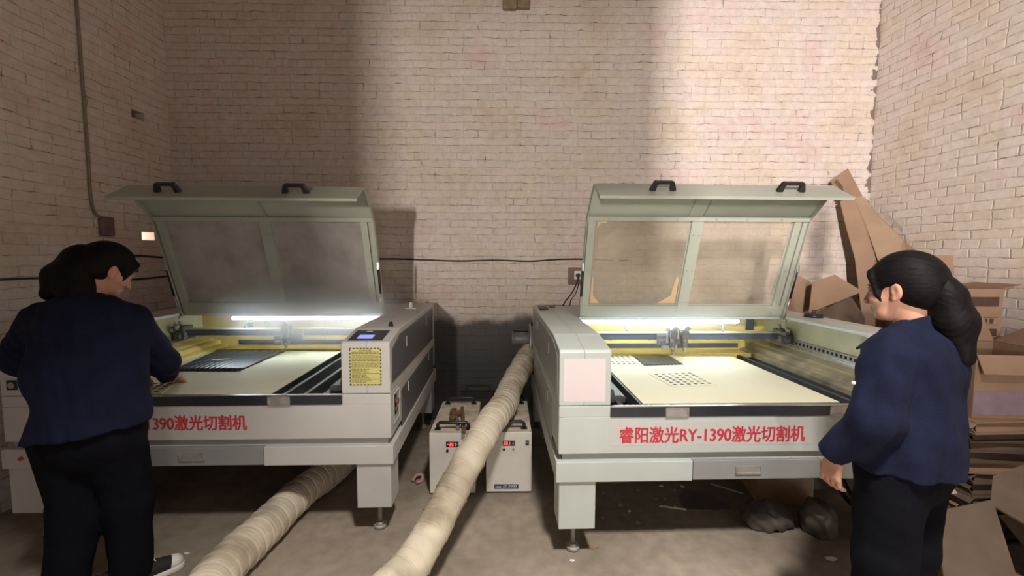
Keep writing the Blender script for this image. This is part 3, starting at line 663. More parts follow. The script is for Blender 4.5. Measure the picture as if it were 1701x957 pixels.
# ------------------------------------------------------------------ boards and foam lying on the beds
def place(o, mach):
    o.location = mach.location; o.rotation_euler = mach.rotation_euler; return o
ZB_ = 0.7775
pts = [(0.42, 0.042), (1.414, 0.042), (1.414, 1.095)]
x = 1.395
while x > 0.46:      # row of narrow notches along the far edge
    pts += [(x, 1.095), (x, 1.078), (x-0.052, 1.078), (x-0.052, 1.095)]; x -= 0.066
pts += [(0.42, 1.095)]
o = place(MB().poly([(u, v, ZB_) for u, v in pts], 0.0045).build('cream_board', 'board'), right_machine)
tag(o, 'large cream board lying on the slatted bed of the sticker-marked cutter', 'board')
o = place(MB().poly([(u, v, ZB_) for u, v in ((0.365, 0.03), (1.325, 0.03), (1.325, 1.05), (0.362, 1.06))], 0.0045).build('cream_board', 'board'), left_machine)
tag(o, 'large cream board lying on the bed under the working person\'s hand', 'board')
def ribbed(name, q, z, mach, n, label, axis=0, ridge=0.004):
    """foam sheet with raised ribs between the corners q (front left, front right, back right, back left)"""
    a, b, c, d = [Vector((p[0], p[1], z)) for p in q]; P = []
    for i in range(n*4+1):
        s = i/(n*4); row = []
        for j in range(13):
            t = j/12; p = a.lerp(b, s).lerp(d.lerp(c, s), t) if axis == 0 else a.lerp(b, t).lerp(d.lerp(c, t), s)
            row.append(p + Vector((0, 0, 0.002 + ridge*(0.5-0.5*math.cos(2*math.pi*i/4)) + 0.0015*math.sin(i*1.7+j*2.1))))
        P.append(row)
    o = place(MB().grid(P).build(name, 'foam', smooth=True, solid=0.003), mach); o.location.z += 0.0015
    return tag(o, label, 'foam sheet')
ribbed('foam_sheet', ((0.484, 0.484), (0.903, 0.475), (0.912, 1.035), (0.40, 1.04)), ZB_+0.0045, left_machine, 13, 'black ribbed foam sheet beside the bending person\'s hand', 0, 0.012)
ribbed('foam_sheet', ((0.674, 0.768), (0.948, 0.793), (0.950, 1.065), (0.687, 1.065)), ZB_+0.0045, right_machine, 10, 'small black foam sheet under the twin laser heads', 0, 0.002)
for k, (u, v, r) in enumerate(((0.62, 0.70, 0.035), (0.66, 0.73, 0.02))):
    pts = [(u + r*(1+0.5*math.sin(3*a+k))*math.cos(a), v + 0.5*r*(1+0.4*math.cos(2*a))*math.sin(a), ZB_+0.0225) for a in np.linspace(0, 2*math.pi, 11)[:-1]]
    o = place(MB().poly(pts, 0.002).build('paper_scrap', 'board'), left_machine)
    tag(o, 'pale paper scrap lying on the black ribbed foam' if k == 0 else 'smaller pale paper scrap on the black ribbed foam', 'scrap')
def perforated(q, nx, ny, z, mach, label, r=0.0115, lift=0.0):
    a, b, c, d = [Vector((p[0], p[1], z)) for p in q]
    n = (b-a).cross(d-a).normalized()
    o = place(MB().poly([a, b, c, d], 0.0035).build('perforated_sheet', 'board'), mach)
    tag(o, label, 'perforated sheet')
    me = None
    for i in range(nx):
        for j in range(ny):
            p = a.lerp(b, (i+0.8)/(nx+0.6)).lerp(d.lerp(c, (i+0.8)/(nx+0.6)), (j+0.8)/(ny+0.6)) + Vector((0, 0, 0.0036))
            if me is None:
                q = MB().poly([(r*math.cos(t), r*math.sin(t), 0) for t in np.linspace(0, 2*math.pi, 13)[:-1]], 0.0004).build('dot', 'ink', o); me = q.data
            else: q = bpy.data.objects.new('dot', me); COL.objects.link(q); q.parent = o
            q.location = p
    return o
perforated(((0.676, 0.301), (0.942, 0.329), (0.926, 0.61), (0.635, 0.574)), 6, 6, ZB_+0.0046, right_machine, 'small dotted cream sheet in the middle of the big cream board')
perforated(((0.425, 0.80), (0.655, 0.79), (0.672, 1.06), (0.425, 1.06)), 6, 6, ZB_+0.0046, right_machine, 'dotted cream sheet left of the small black foam')
perforated(((0.44, 0.06), (0.76, 0.035), (0.70, 0.235), (0.44, 0.27)), 6, 4, ZB_+0.0046, left_machine, 'dotted cream sheet at the bending person\'s fingertips', 0.013)

# things on the hoods
o = place(MB().box(0.03, 0.095, 1.26, 1.42, ZT+0.0005, ZT+0.012).build('pen_case', 'black', bevel=0.004), right_machine); tag(o, 'slim black case on the rear of the sticker-marked hood', 'case')
o = place(MB().box(0.125, 0.165, 1.40, 1.46, ZT+0.0005, ZT+0.012).build('eraser_block', 'rust', bevel=0.003), right_machine); tag(o, 'little brown block behind the slim black case', 'block')
rt = empty('desk_lamp_base', on(right_machine, (1.875, 0.86, ZT)))
tag(rt, 'round black weighted base with a knob beside the facing-away person', 'base')
MB().cyl((0,0,0.0005), (0,0,0.022), 0.058, 0.054, 28).cyl((0,0,0.022), (0,0,0.028), 0.054, 0.045, 28).build('disc', 'bar', rt)
MB().cyl((0,0,0.028), (0,0,0.05), 0.014, 0.011, 16).build('knob', 'rust', rt)
rt = empty('tape_holder', on(left_machine, (1.83, 1.15, ZT))); tag(rt, 'small pale bracket standing on the hood above the dark side panels', 'bracket')
MB().box(-0.045, 0.045, -0.02, 0.02, 0.0005, 0.006).build('foot_plate', 'latch', rt, bevel=0.001)
MB().box(-0.012, 0.012, -0.008, 0.008, 0.006, 0.05).build('upright', 'plate_white', rt, bevel=0.002)
# socket and red light on the far left of the left machine
o = MB().box(0.035, 0.085, -0.006, 0, 0.82, 0.87).build('socket_plate', 'black', left_machine, bevel=0.002)
MB().cyl((0.06, -0.006, 0.845), (0.06, -0.009, 0.845), 0.016).build('socket_ring', 'latch', o)
MB().cyl((0.088, -0.012, 0.468), (0.088, -0.022, 0.468), 0.010).build('red_button', 'red', left_machine)

# ------------------------------------------------------------------ exhaust hoses
def hose(name, pts, radii, label, seed):
    path = spline(pts, 60); k = len(path); rr = random.Random(seed)
    # resample by arc length
    acc = [0.0]
    for i in range(1, k): acc.append(acc[-1] + (path[i]-path[i-1]).length)
    tot = acc[-1]; n = int(tot/0.004); P = []; Rr = []
    j = 0; rings = [0.0]
    while rings[-1] < tot: rings.append(rings[-1] + 0.055 + 0.02*rr.random())
    for i in range(n+1):
        s = tot*i/n
        while j < k-2 and acc[j+1] < s: j += 1
        t = (s-acc[j])/max(1e-9, acc[j+1]-acc[j]); P.append(path[j].lerp(path[j+1], min(1, max(0, t))))
        f = s/tot*(len(radii)-1); a = int(min(f, len(radii)-2)); r = radii[a]*(1-(f-a)) + radii[a+1]*(f-a)
        d = min(abs(s-q) for q in rings)
        Rr.append(r*(1 + 0.035*math.exp(-(d/0.004)**2) - 0.055*math.exp(-((d-0.010)/0.004)**2) + 0.012*math.sin(s*2*math.pi/0.0135)*(0.4+0.6*s/tot) - 0.012*min(1, d/0.03)))
    mb = MB(); mb.tube(P, Rr, 36)
    for v in mb.bm.verts:
        p = v.co; v.co = p + Vector((math.sin(p.y*31+p.z*23+seed), math.sin(p.x*37+p.y*19+1), math.sin(p.x*29+p.z*41+2)))*0.0022 + Vector((math.sin(p.y*9+seed), math.sin(p.x*11+p.z*7), math.sin(p.y*8+p.x*5)))*0.003
    o = mb.build(name, 'duct', smooth=True); return tag(o, label, 'hose')
hose('exhaust_hose', [(-0.72, 1.22, 0.085), (-0.60, 1.42, 0.12), (-0.505, 1.58, 0.165), (-0.384, 1.75, 0.212), (-0.298, 1.95, 0.30), (-0.202, 2.15, 0.437), (-0.097, 2.40, 0.532), (-0.02, 2.72, 0.535), (0.02, 3.05, 0.52), (0.105, 3.36, 0.585), (0.165, 3.58, 0.64), (0.235, 3.71, 0.69)],
     [0.080, 0.080, 0.080, 0.082, 0.086, 0.088, 0.088], 'long beige ribbed hose rising over the two white coolers', 1)
hose('exhaust_hose', [(-1.20, 1.30, 0.101), (-1.243, 1.66, 0.101), (-1.264, 1.90, 0.101), (-1.245, 2.126, 0.101), (-1.21, 2.45, 0.101), (-1.155, 2.67, 0.101), (-1.10, 3.05, 0.101), (-1.08, 3.45, 0.101)],
     [0.094, 0.094, 0.094, 0.094, 0.094], 'beige ribbed hose on the floor coming from under the cutter', 2)
# blower behind the right machine
bl = empty('exhaust_blower', (0.20, 3.70, 0)); tag(bl, 'grey exhaust blower with round flange behind the sticker-marked cutter', 'blower')
MB().cyl((0.015, 0, 0.77), (0.10, 0, 0.77), 0.125, n=36).build('volute', 'motor', bl, bevel=0.004)
MB().cyl((0.0, 0, 0.77), (0.015, 0, 0.77), 0.15, n=40).build('flange', 'steel_dull', bl, bevel=0.002)
MB().cyl((-0.13, 0, 0.79), (0.0, 0, 0.79), 0.058, n=28).cyl((-0.15, 0, 0.79), (-0.13, 0, 0.79), 0.062, n=28).build('motor', 'motor', bl, bevel=0.003)
MB().box(-0.10, 0.09, -0.08, 0.08, 0, 0.02).box(-0.05, 0.05, -0.05, 0.05, 0.02, 0.70).build('pedestal', 'panel_dark', bl, bevel=0.003)

# ------------------------------------------------------------------ two water coolers
def chiller(x0, y0, y1, w_, label, digits, badge):
    t = empty('water_cooler', (x0, y0, 0)); tag(t, label, 'cooler')
    d = y1-y0; h = 0.40
    MB().box(0, w_, 0, d, 0.012, h).build('cabinet', 'white', t, bevel=0.004)
    MB().box(0.002, w_-0.002, 0.002, d-0.002, h, h+0.004).build('top_plate', 'white_dirty', t, bevel=0.001)
    for (fx, fy) in ((0.02, 0.02), (w_-0.05, 0.02), (0.02, d-0.05), (w_-0.05, d-0.05)): MB().box(fx, fx+0.03, fy, fy+0.03, 0, 0.012).build('foot', 'black', t)
    for y in (0.05, d-0.06):
        mb = MB(); a, b = w_*0.16, w_*0.84; z = h+0.004
        mb.tube([(a, y, z), (a, y, z+0.032), (a+0.014, y, z+0.045), (b-0.014, y, z+0.045), (b, y, z+0.032), (b, y, z)], 0.011, 10)
        mb.box(a-0.02, a+0.02, y-0.016, y+0.016, z, z+0.006); mb.box(b-0.02, b+0.02, y-0.016, y+0.016, z, z+0.006)
        mb.build('carry_handle', 'black', t)
    dp = MB().box(0.105, 0.183, -0.004, 0, 0.314, 0.346).build('display', 'black', t, bevel=0.001)
    # seven segment digits
    seg = {'0': 'abcdef', '1': 'bc', '2': 'abged', '8': 'abcdefg', '-': 'g'}
    mb = MB(); x = 0.112
    for ch in digits:
        dw, dh = 0.0095, 0.020; zb = 0.320
        S_ = {'a': (0, dh-0.003, dw, dh), 'd': (0, 0, dw, 0.003), 'g': (0, dh/2-0.0015, dw, dh/2+0.0015), 'f': (0, dh/2, 0.0028, dh), 'b': (dw-0.0028, dh/2, dw, dh), 'e': (0, 0, 0.0028, dh/2), 'c': (dw-0.0028, 0, dw, dh/2)}
        for q in seg[ch]: a = S_[q]; mb.box(x+a[0], x+a[2], -0.0048, -0.004, zb+a[1], zb+a[3])
        x += 0.0145
    mb.build('digits', 'led_red', dp)
    MB().box(0.166, 0.178, -0.0048, -0.004, 0.322, 0.338).build('key_pad', 'motor', dp)
    MB().cyl((0.113, 0, 0.289), (0.113, -0.006, 0.289), 0.008, n=16).build('knob', 'black', t)
    kn = MB().cyl((0.172, 0, 0.289), (0.172, -0.002, 0.289), 0.009, n=16).build('key_socket', 'latch', t); MB().box(0.1705, 0.1735, -0.003, -0.002, 0.283, 0.295).build('key_slot', 'ink', kn)
    sw = MB().box(0.248, 0.270, -0.004, 0, 0.317, 0.348).build('power_switch', 'black', t, bevel=0.001)
    MB().box(0.252, 0.266, -0.006, -0.004, 0.328, 0.341).build('rocker', 'motor', sw)
    MB().cyl((w_*0.42, d*0.36, h+0.004), (w_*0.42, d*0.36, h+0.03), 0.022, n=20).build('filler_cap', 'black' if badge else 'rust', t)
    if badge:
        bd = MB().box(0.052, 0.205, -0.002, 0, 0.032, 0.062).build('badge', 'badge', t, bevel=0.001)
        text_mesh('badge_text', 'JZ-5000', 0.018, (0.106, -0.0028, 0.038), bd, 'plate_white', bold=0.0003, width=0.088)
        mb = MB()
        for k in range(4): mb.box(0.060 + k*0.0095, 0.067 + k*0.0095, -0.0028, -0.002, 0.041, 0.050)
        mb.build('small_marks', 'plate_white', bd)
    return t
c1 = chiller(-0.478, 2.615, 3.20, 0.287, 'white water cooler with iron bars and dirt on its top', '-201', False)
c2 = chiller(-0.124, 2.628, 3.205, 0.287, 'white water cooler with a navy badge, beside the sticker-marked cutter', '201', True)
o = MB().obox((-0.285, 2.80, 0.417), 0.024, 0.44, 0.022, Matrix.Rotation(R_(7), 3, 'Z')).build('angle_iron', 'rust', bevel=0.002); tag(o, 'rusty iron bar lying lengthwise on the dirty white cooler', 'iron bar')
rt = empty('pipe_clamp', (-0.345, 2.86, 0.404)); tag(rt, 'dark clamp with a long grip beside the rusty iron bar', 'clamp')
MB().obox((0.0, 0.03, 0.018), 0.07, 0.05, 0.03, Matrix.Rotation(R_(30), 3, 'Z')).obox((-0.02, 0.075, 0.022), 0.03, 0.05, 0.036, Matrix.Rotation(R_(-20), 3, 'Z')).build('jaw', 'rust', rt, bevel=0.006)
MB().tube([(0.01, 0.0, 0.014), (0.03, -0.10, 0.014), (0.045, -0.22, 0.014)], 0.011, 10).build('grip', 'motor', rt)

# ------------------------------------------------------------------ wiring on the walls
def cable(pts, r, label):
    o = MB().tube(spline(pts, 8), r, 6).build('wall_cable', 'wire'); return tag(o, label, 'cable')
yb = YW-0.008; xl = XL+0.008
cable([(xl, 1.2, 1.38), (xl, 2.3, 1.358), (xl, 2.77, 1.355), (xl, 3.33, 1.315), (xl, YW-0.02, 1.325)], 0.007, 'long black cable along the shadowed side wall behind the bending person')
cable([(xl, 3.0, 1.49), (xl, 3.45, 1.498), (xl, 3.70, 1.484), (xl+0.01, YW-0.012, 1.486), (-2.6, yb, 1.48), (-1.9, yb, 1.47), (-1.094, yb, 1.477), (-0.75, yb, 1.470), (-0.435, yb, 1.460), (-0.1, yb, 1.468), (0.212, yb, 1.460), (0.45, yb, 1.476), (0.70, yb, 1.480), (1.1, yb, 1.47)], 0.008, 'black cable sagging along the back wall between the two raised lids')
so = empty('power_socket', (0.63, YW, 1.25)); tag(so, 'white socket with a plug on a brown board on the back wall', 'socket')
MB().box(-0.07, 0.075, -0.018, 0, 0, 0.155).build('backboard', 'brown_plate', so, bevel=0.002)
MB().box(-0.02, 0.06, -0.03, -0.018, 0.05, 0.125).build('faceplate', 'plate_white', so, bevel=0.003)
MB().cyl((0.012, -0.055, 0.085), (0.012, -0.03, 0.085), 0.02, n=16).build('plug', 'wire', so)
MB().tube(spline([(0.012, -0.05, 0.07), (0.0, -0.05, 0.02), (-0.04, -0.04, -0.07), (-0.10, -0.04, -0.15), (-0.13, -0.04, -0.21)], 8), 0.006, 8).build('lead', 'wire', so)
MB().tube(spline([(0.02, -0.05, 0.07), (0.015, -0.05, 0.0), (-0.01, -0.04, -0.08), (-0.05, -0.04, -0.14), (-0.06, -0.04, -0.20)], 8), 0.004, 8).build('lead', 'wire', so)
o = MB().tube(spline([(XL+0.012, 3.08, ZC-0.02), (XL+0.012, 3.09, 3.4), (XL+0.012, 3.094, 2.91), (XL+0.012, 3.10, 2.3), (XL+0.012, 3.104, 1.86), (XL+0.012, 3.17, 1.76)], 10), 0.009, 10).build('conduit', mat('painted_conduit', (0.24, 0.19, 0.15), 0.8, 0, 0.2, 9))
tag(o, 'painted conduit running down the shadowed side wall', 'conduit')
o = MB().box(XL, XL+0.035, 3.15, 3.25, 1.64, 1.78).build('junction_box', mat('brown_junction_box', (0.16, 0.10, 0.10), 0.7, 0, 0.25, 15), bevel=0.01)
tag(o, 'brown junction box at the foot of the painted conduit', 'junction box')

# ------------------------------------------------------------------ cardboard in the right corner
def board(name, pts, th, nrm, m, label, cat='cardboard', **k):
    o = MB().poly(pts, th, nrm).build(name, m, **k); return tag(o, label, cat)
tl = empty('tall_cardboard', (2.95, 3.5, 0)); tag(tl, 'tall folded cardboard sheet leaning into the corner', 'cardboard')
def rel(l, o): return [tuple(a-b for a, b in zip(p, o)) for p in l]
og = (2.95, 3.5, 0)
MB().poly(rel([(2.897, 3.743, 1.986), (2.935, 3.70, 1.75), (2.979, 3.644, 1.491), (2.992, 3.55, 1.0), (2.995, 3.42, 0.0), (3.14, 3.38, 0.0), (3.16, 3.55, 1.30), (3.08, 3.68, 1.80), (2.99, 3.735, 2.05)], og), 0.006, (0.3, -1, 0.1)).build('wide_panel', 'card', tl)
MB().poly(rel([(2.96, 3.735, 2.03), (3.10, 3.72, 2.02), (3.185, 3.745, 1.93), (3.235, 3.47, 1.64), (3.245, 3.30, 1.50), (3.24, 3.10, 1.30), (3.235, 3.0, 0.0), (3.14, 3.38, 0.0), (3.16, 3.55, 1.30), (3.08, 3.68, 1.80)], og), 0.005, (-1, -0.8, 0.1)).build('folded_panel', 'card_light', tl)
MB().poly(rel([(2.994, 3.80, 2.281), (2.835, 3.785, 2.173), (2.897, 3.748, 2.0), (3.09, 3.74, 2.03)], og), 0.006, (0, -1, 0)).build('torn_flap', 'card', tl)
MB().poly(rel([(2.86, 3.772, 2.16), (2.885, 3.776, 2.185), (2.98, 3.755, 2.06), (2.945, 3.75, 2.05)], og), 0.001, (0, -1, 0)).build('printed_patch', 'card_dark', tl)
MB().poly(rel([(3.165, 3.60, 1.90), (3.187, 3.62, 1.85), (3.205, 3.46, 1.70), (3.178, 3.43, 1.74)], og), 0.002, (-1, -0.8, 0.1)).build('paper_label', 'plate_white', tl)
board('cardboard_sheet', [(2.364, 3.60, 1.335), (2.455, 3.60, 1.355), (2.559, 3.58, 1.30), (2.75, 3.50, 0.95), (2.72, 3.40, 0), (2.30, 3.40, 0), (2.33, 3.55, 1.13)], 0.006, (0, 1, 0), 'card', 'flat cardboard sheet nearest the raised lid, against the back wall')
board('cardboard_sheet', [(2.406, 3.36, 1.061), (2.451, 3.40, 1.299), (2.647, 3.42, 1.362), (2.845, 3.38, 1.232)], 0.006, (0, 1, 0.3), 'card', 'triangular cardboard sheet lying across the leaning sheets')
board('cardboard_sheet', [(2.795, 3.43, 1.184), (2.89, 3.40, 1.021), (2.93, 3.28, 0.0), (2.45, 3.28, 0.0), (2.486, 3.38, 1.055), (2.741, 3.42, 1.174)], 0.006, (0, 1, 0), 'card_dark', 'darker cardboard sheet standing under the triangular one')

def carton(name, x0, x1, y0, y1, z0, z1, rz, label, m, flaps, th=0.006):
    """open carton: four walls and a bottom, flaps = list of (side, length, angle outward)"""
    cx_, cy_ = (x0+x1)/2, (y0+y1)/2
    t = empty(name, (cx_, cy_, z0), R_(rz)); tag(t, label, 'box')
    w2, d2, h = (x1-x0)/2, (y1-y0)/2, z1-z0
    MB().box(-w2, w2, -d2, -d2+th, 0, h).box(-w2, w2, d2-th, d2, 0, h).box(-w2, -w2+th, -d2+th, d2-th, 0, h).box(w2-th, w2, -d2+th, d2-th, 0, h).box(-w2+th, w2-th, -d2+th, d2-th, 0, th).build('carton_body', m, t)
    for side, ln, ang in flaps:
        c, s = math.cos(R_(ang)), math.sin(R_(ang))
        if side == 'front': pts = [(-w2, -d2, h), (w2, -d2, h), (w2-0.01, -d2-ln*s, h+ln*c), (-w2+0.01, -d2-ln*s, h+ln*c)]; n = (0, c, s)
        if side == 'back': pts = [(-w2, d2, h), (w2, d2, h), (w2-0.01, d2+ln*s, h+ln*c), (-w2+0.01, d2+ln*s, h+ln*c)]; n = (0, -c, s)
        if side == 'left': pts = [(-w2, -d2, h), (-w2, d2, h), (-w2-ln*s, d2-0.01, h+ln*c), (-w2-ln*s, -d2+0.01, h+ln*c)]; n = (c, 0, s)
        if side == 'right': pts = [(w2, -d2, h), (w2, d2, h), (w2+ln*s, d2-0.01, h+ln*c), (w2+ln*s, -d2+0.01, h+ln*c)]; n = (-c, 0, s)
        MB().poly(pts, 0.005, n).build('flap', m, t)
    return t
ca = carton('carton', 2.79, 3.09, 2.62, 2.92, 0.985, 1.31, 0, 'upright open carton with dark printing, its rear flap raised', 'card', (('back', 0.21, 4), ('right', 0.13, 80), ('left', 0.1, 15)))
for (z0_, z1_) in ((0.215, 0.275), (0.10, 0.15), (0.03, 0.075)):
    mb = MB()
    if z0_ == 0.10:
        for q in range(5): mb.box(-0.085+q*0.04, -0.06+q*0.04, -0.1512, -0.1502, z0_+0.008, z1_-0.01)
        mb.box(-0.09, 0.125, -0.1512, -0.1502, z1_-0.004, z1_); mb.box(-0.09, 0.125, -0.1512, -0.1502, z0_, z0_+0.003)
    else: mb.box(-0.09, 0.125, -0.1512, -0.1502, z0_, z1_)
    mb.build('print_block', 'print', ca)
MB().box(-0.13, -0.115, -0.1512, -0.1502, 0.0, 0.325).build('corner_tape', 'card_light', ca)
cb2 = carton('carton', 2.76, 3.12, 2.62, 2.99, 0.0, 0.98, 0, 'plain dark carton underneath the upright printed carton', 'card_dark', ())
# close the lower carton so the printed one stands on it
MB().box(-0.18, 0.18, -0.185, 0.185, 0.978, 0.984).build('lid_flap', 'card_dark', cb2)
cc = carton('carton', 2.46, 2.93, 2.14, 2.56, 0.665, 1.0, -6, 'wide open carton with a violet printed band behind the facing-away person', 'card', (('right', 0.17, 62), ('front', 0.1, 160), ('left', 0.16, 40), ('back', 0.15, 25)))
MB().box(-0.233, 0.233, -0.2115, -0.2103, 0.02, 0.145).build('violet_band', 'print_violet', cc)
MB().box(0.12, 0.16, -0.2118, -0.2104, 0.0, 0.335).build('crease_strip', 'card_dark', cc)
# pile of flattened cartons under it
z = 0.0; rr = random.Random(5)
look = ['lowest', 'second lowest', 'third lowest', 'fourth lowest', 'fifth lowest', 'sixth lowest', 'seventh lowest', 'eighth lowest', 'ninth lowest', 'tenth lowest', 'topmost but one', 'topmost']
hs = [0.055, 0.05, 0.06, 0.05, 0.055, 0.06, 0.05, 0.055, 0.06, 0.055, 0.055, 0.06]
for k in range(12):
    h = hs[k]; dx, dy = 0.05*rr.random(), 0.07*rr.random(); a = Matrix.Rotation(R_(rr.uniform(-7, 7)), 3, 'Z')
    o = empty('flattened_carton', (2.72+dx*0.5, 2.32+dy*0.5, z), R_(rr.uniform(-4, 4)))
    tag(o, 'flattened carton, %s of the pile under the violet-banded box' % look[k], 'flattened carton', 'pile of flattened cartons')
    mm = ('card_dull', 'card_dark', 'card_dull', 'card')[k % 4]; w2, d2 = 0.36-0.05*rr.random(), 0.225-0.02*rr.random()
    MB().poly([(-w2, -d2, 0.0005), (w2, -d2-0.02, 0.0005), (w2, d2, 0.0005), (-w2, d2, 0.0005)], 0.006).build('lower_wall', mm, o)
    MB().poly([(-w2+0.02, -d2+0.015, h-0.0075), (w2-0.03, -d2, h-0.0075), (w2-0.02, d2, h-0.0075), (-w2, d2-0.02, h-0.0075)], 0.006).build('upper_wall', mm, o)
    MB().poly([(-w2, -d2, 0.0065), (-w2, d2-0.02, 0.0065), (-w2-0.012, d2-0.03, h*0.5), (-w2-0.012, -d2+0.01, h*0.5)], 0.005, (1, 0, 0)).poly([(-w2-0.012, -d2+0.01, h*0.5), (-w2-0.012, d2-0.03, h*0.5), (-w2+0.005, d2-0.02, h-0.008), (-w2+0.02, -d2+0.015, h-0.008)], 0.005, (1, 0, 0)).build('side_fold', mm, o)
    MB().poly([(-w2+0.03, -d2+0.02, 0.0065), (w2-0.03, -d2+0.02, 0.0065), (w2-0.04, -d2+0.04, h-0.0075), (-w2+0.04, -d2+0.04, h-0.0075)], 0.005, (0, 1, 0)).build('front_fold', mm, o)
    z += h
# loose pieces in front of the pile
board('cardboard_sheet', [(2.24, 1.88, 0.36), (2.26, 1.74, 0.34), (2.68, 1.72, 0.50), (2.80, 1.98, 0.56), (2.62, 2.00, 0.52), (2.36, 1.98, 0.44)], 0.008, (0, 0, 1), 'card_dull', 'tilted pale cardboard flap on the loose scraps beside the person')
board('cardboard_sheet', [(1.90, 1.72, 0.02), (2.17, 1.66, 0.03), (2.22, 1.86, 0.40), (1.97, 1.88, 0.33)], 0.006, (0, -1, 0.3), 'card_dull', 'light cardboard panel slanting up from the floor behind the trousers')
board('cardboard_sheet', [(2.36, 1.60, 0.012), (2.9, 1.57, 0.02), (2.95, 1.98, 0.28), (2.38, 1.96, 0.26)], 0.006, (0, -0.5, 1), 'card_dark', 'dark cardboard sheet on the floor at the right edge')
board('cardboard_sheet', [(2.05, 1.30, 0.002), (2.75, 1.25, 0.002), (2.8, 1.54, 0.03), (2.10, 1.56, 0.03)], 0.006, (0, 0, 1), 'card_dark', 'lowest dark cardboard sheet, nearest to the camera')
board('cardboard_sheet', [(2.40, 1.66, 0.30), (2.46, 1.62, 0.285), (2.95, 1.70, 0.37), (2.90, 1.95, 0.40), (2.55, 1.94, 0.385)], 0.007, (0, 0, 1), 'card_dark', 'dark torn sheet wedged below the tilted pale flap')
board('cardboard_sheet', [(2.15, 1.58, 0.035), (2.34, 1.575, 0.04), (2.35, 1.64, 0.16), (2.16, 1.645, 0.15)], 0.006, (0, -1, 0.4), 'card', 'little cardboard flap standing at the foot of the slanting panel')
board('cardboard_sheet', [(2.45, 1.30, 0.036), (2.95, 1.26, 0.05), (3.0, 1.50, 0.12), (2.5, 1.53, 0.10)], 0.006, (0, 0, 1), 'card_dull', 'bent cardboard sheet on top of the lowest dark sheet')
o = carton('carton', 1.93, 2.07, 1.905, 2.005, 0.0, 0.45, 0, 'small pale carton between the person and the cardboard pile', 'card_light', (('front', 0.05, 120),))

# ------------------------------------------------------------------ under the right machine
carton('carton', 1.57, 1.89, 2.50, 2.86, 0.0, 0.345, -9, 'brown carton on the floor under the sticker-marked cutter', 'card_pale', (('left', 0.09, 100),))
o = MB().box(1.99, 2.16, 2.66, 2.69, 0.0, 0.40).build('metal_panel', 'recess', bevel=0.004); tag(o, 'grey metal panel standing behind the carton under the cutter', 'panel')
o = MB().tube(spline([(1.93, 2.44, 0.36), (1.95, 2.42, 0.24), (1.99, 2.38, 0.12), (2.08, 2.33, 0.045), (2.2, 2.28, 0.031), (2.32, 2.30, 0.031)], 10), 0.03, 14).build('black_hose', 'black'); tag(o, 'thick black hose hanging down in front of the grey metal panel', 'hose')
def blob(name, c, rx, ry, rz, label, m, seed, cat):
    mb = MB(); bmesh.ops.create_icosphere(mb.bm, subdivisions=4, radius=1.0)
    for v in mb.bm.verts:
        p = v.co.copy(); k = 1 + 0.10*math.sin(4*p.x+seed)*math.cos(5*p.y) + 0.06*math.sin(11*p.x+7*p.z+seed) + 0.04*math.sin(17*p.y+13*p.x)
        z_ = max(-0.55, p.z)*k
        v.co = (c[0] + p.x*k*rx, c[1] + p.y*k*ry, (z_+0.56)*rz + 0.001)
    o = mb.build(name, m, smooth=True); return tag(o, label, cat)
blob('plastic_bag', (1.47, 2.30, 0), 0.13, 0.09, 0.085, 'crumpled grey plastic bag on the floor left of the other bag', 'plastic_bag', 1, 'bag')
blob('plastic_bag', (1.715, 2.24, 0), 0.09, 0.10, 0.11, 'crumpled grey plastic bag nearer the person\'s legs', 'plastic_bag', 4, 'bag')
o = MB().cyl((1.355, 2.727, 0.006), (1.507, 2.603, 0.006), 0.005, n=8).build('thin_rod', 'plate_white'); tag(o, 'thin pale rod near the brown carton under the cutter', 'rod')
o = MB().cyl((0.925, 2.476, 0.006), (1.073, 2.438, 0.006), 0.005, n=8).build('thin_rod', 'plate_white'); tag(o, 'thin pale rod left of the dark plastic sheet', 'rod')
o = MB().poly([(1.06, 2.44, 0.002), (1.25, 2.43, 0.002), (1.36, 2.46, 0.002), (1.30, 2.60, 0.002), (1.16, 2.66, 0.002), (1.08, 2.58, 0.002)], 0.004).build('plastic_sheet', mat('dusty_violet_plastic', (0.15, 0.125, 0.13), 0.4, 0, 0.15, 9)); tag(o, 'torn dark plastic sheet lying under the cutter', 'plastic sheet')
sc = [(1.019, 2.707), (1.087, 2.655), (0.99, 2.553), (1.155, 2.70), (0.853, 2.657), (0.692, 2.49), (0.73, 2.428), (0.748, 2.313), (0.934, 2.553), (1.02, 2.47), (0.62, 2.62), (0.56, 2.36)]
for k, (x, y) in enumerate(sc):
    r = 0.006 + 0.006*rr.random(); pts = [(x + r*(0.7+0.6*rr.random())*math.cos(a), y + r*(0.7+0.6*rr.random())*math.sin(a), 0.001) for a in np.linspace(0, 2*math.pi, 7)[:-1]]
    o = MB().poly(pts, 0.004 + 0.005*rr.random()).build('floor_scrap', 'steel_dull' if k % 3 else 'plate_white'); tag(o, 'tiny pale scrap in the litter under the sticker-marked cutter', 'scrap', 'tiny scraps under the cutter')
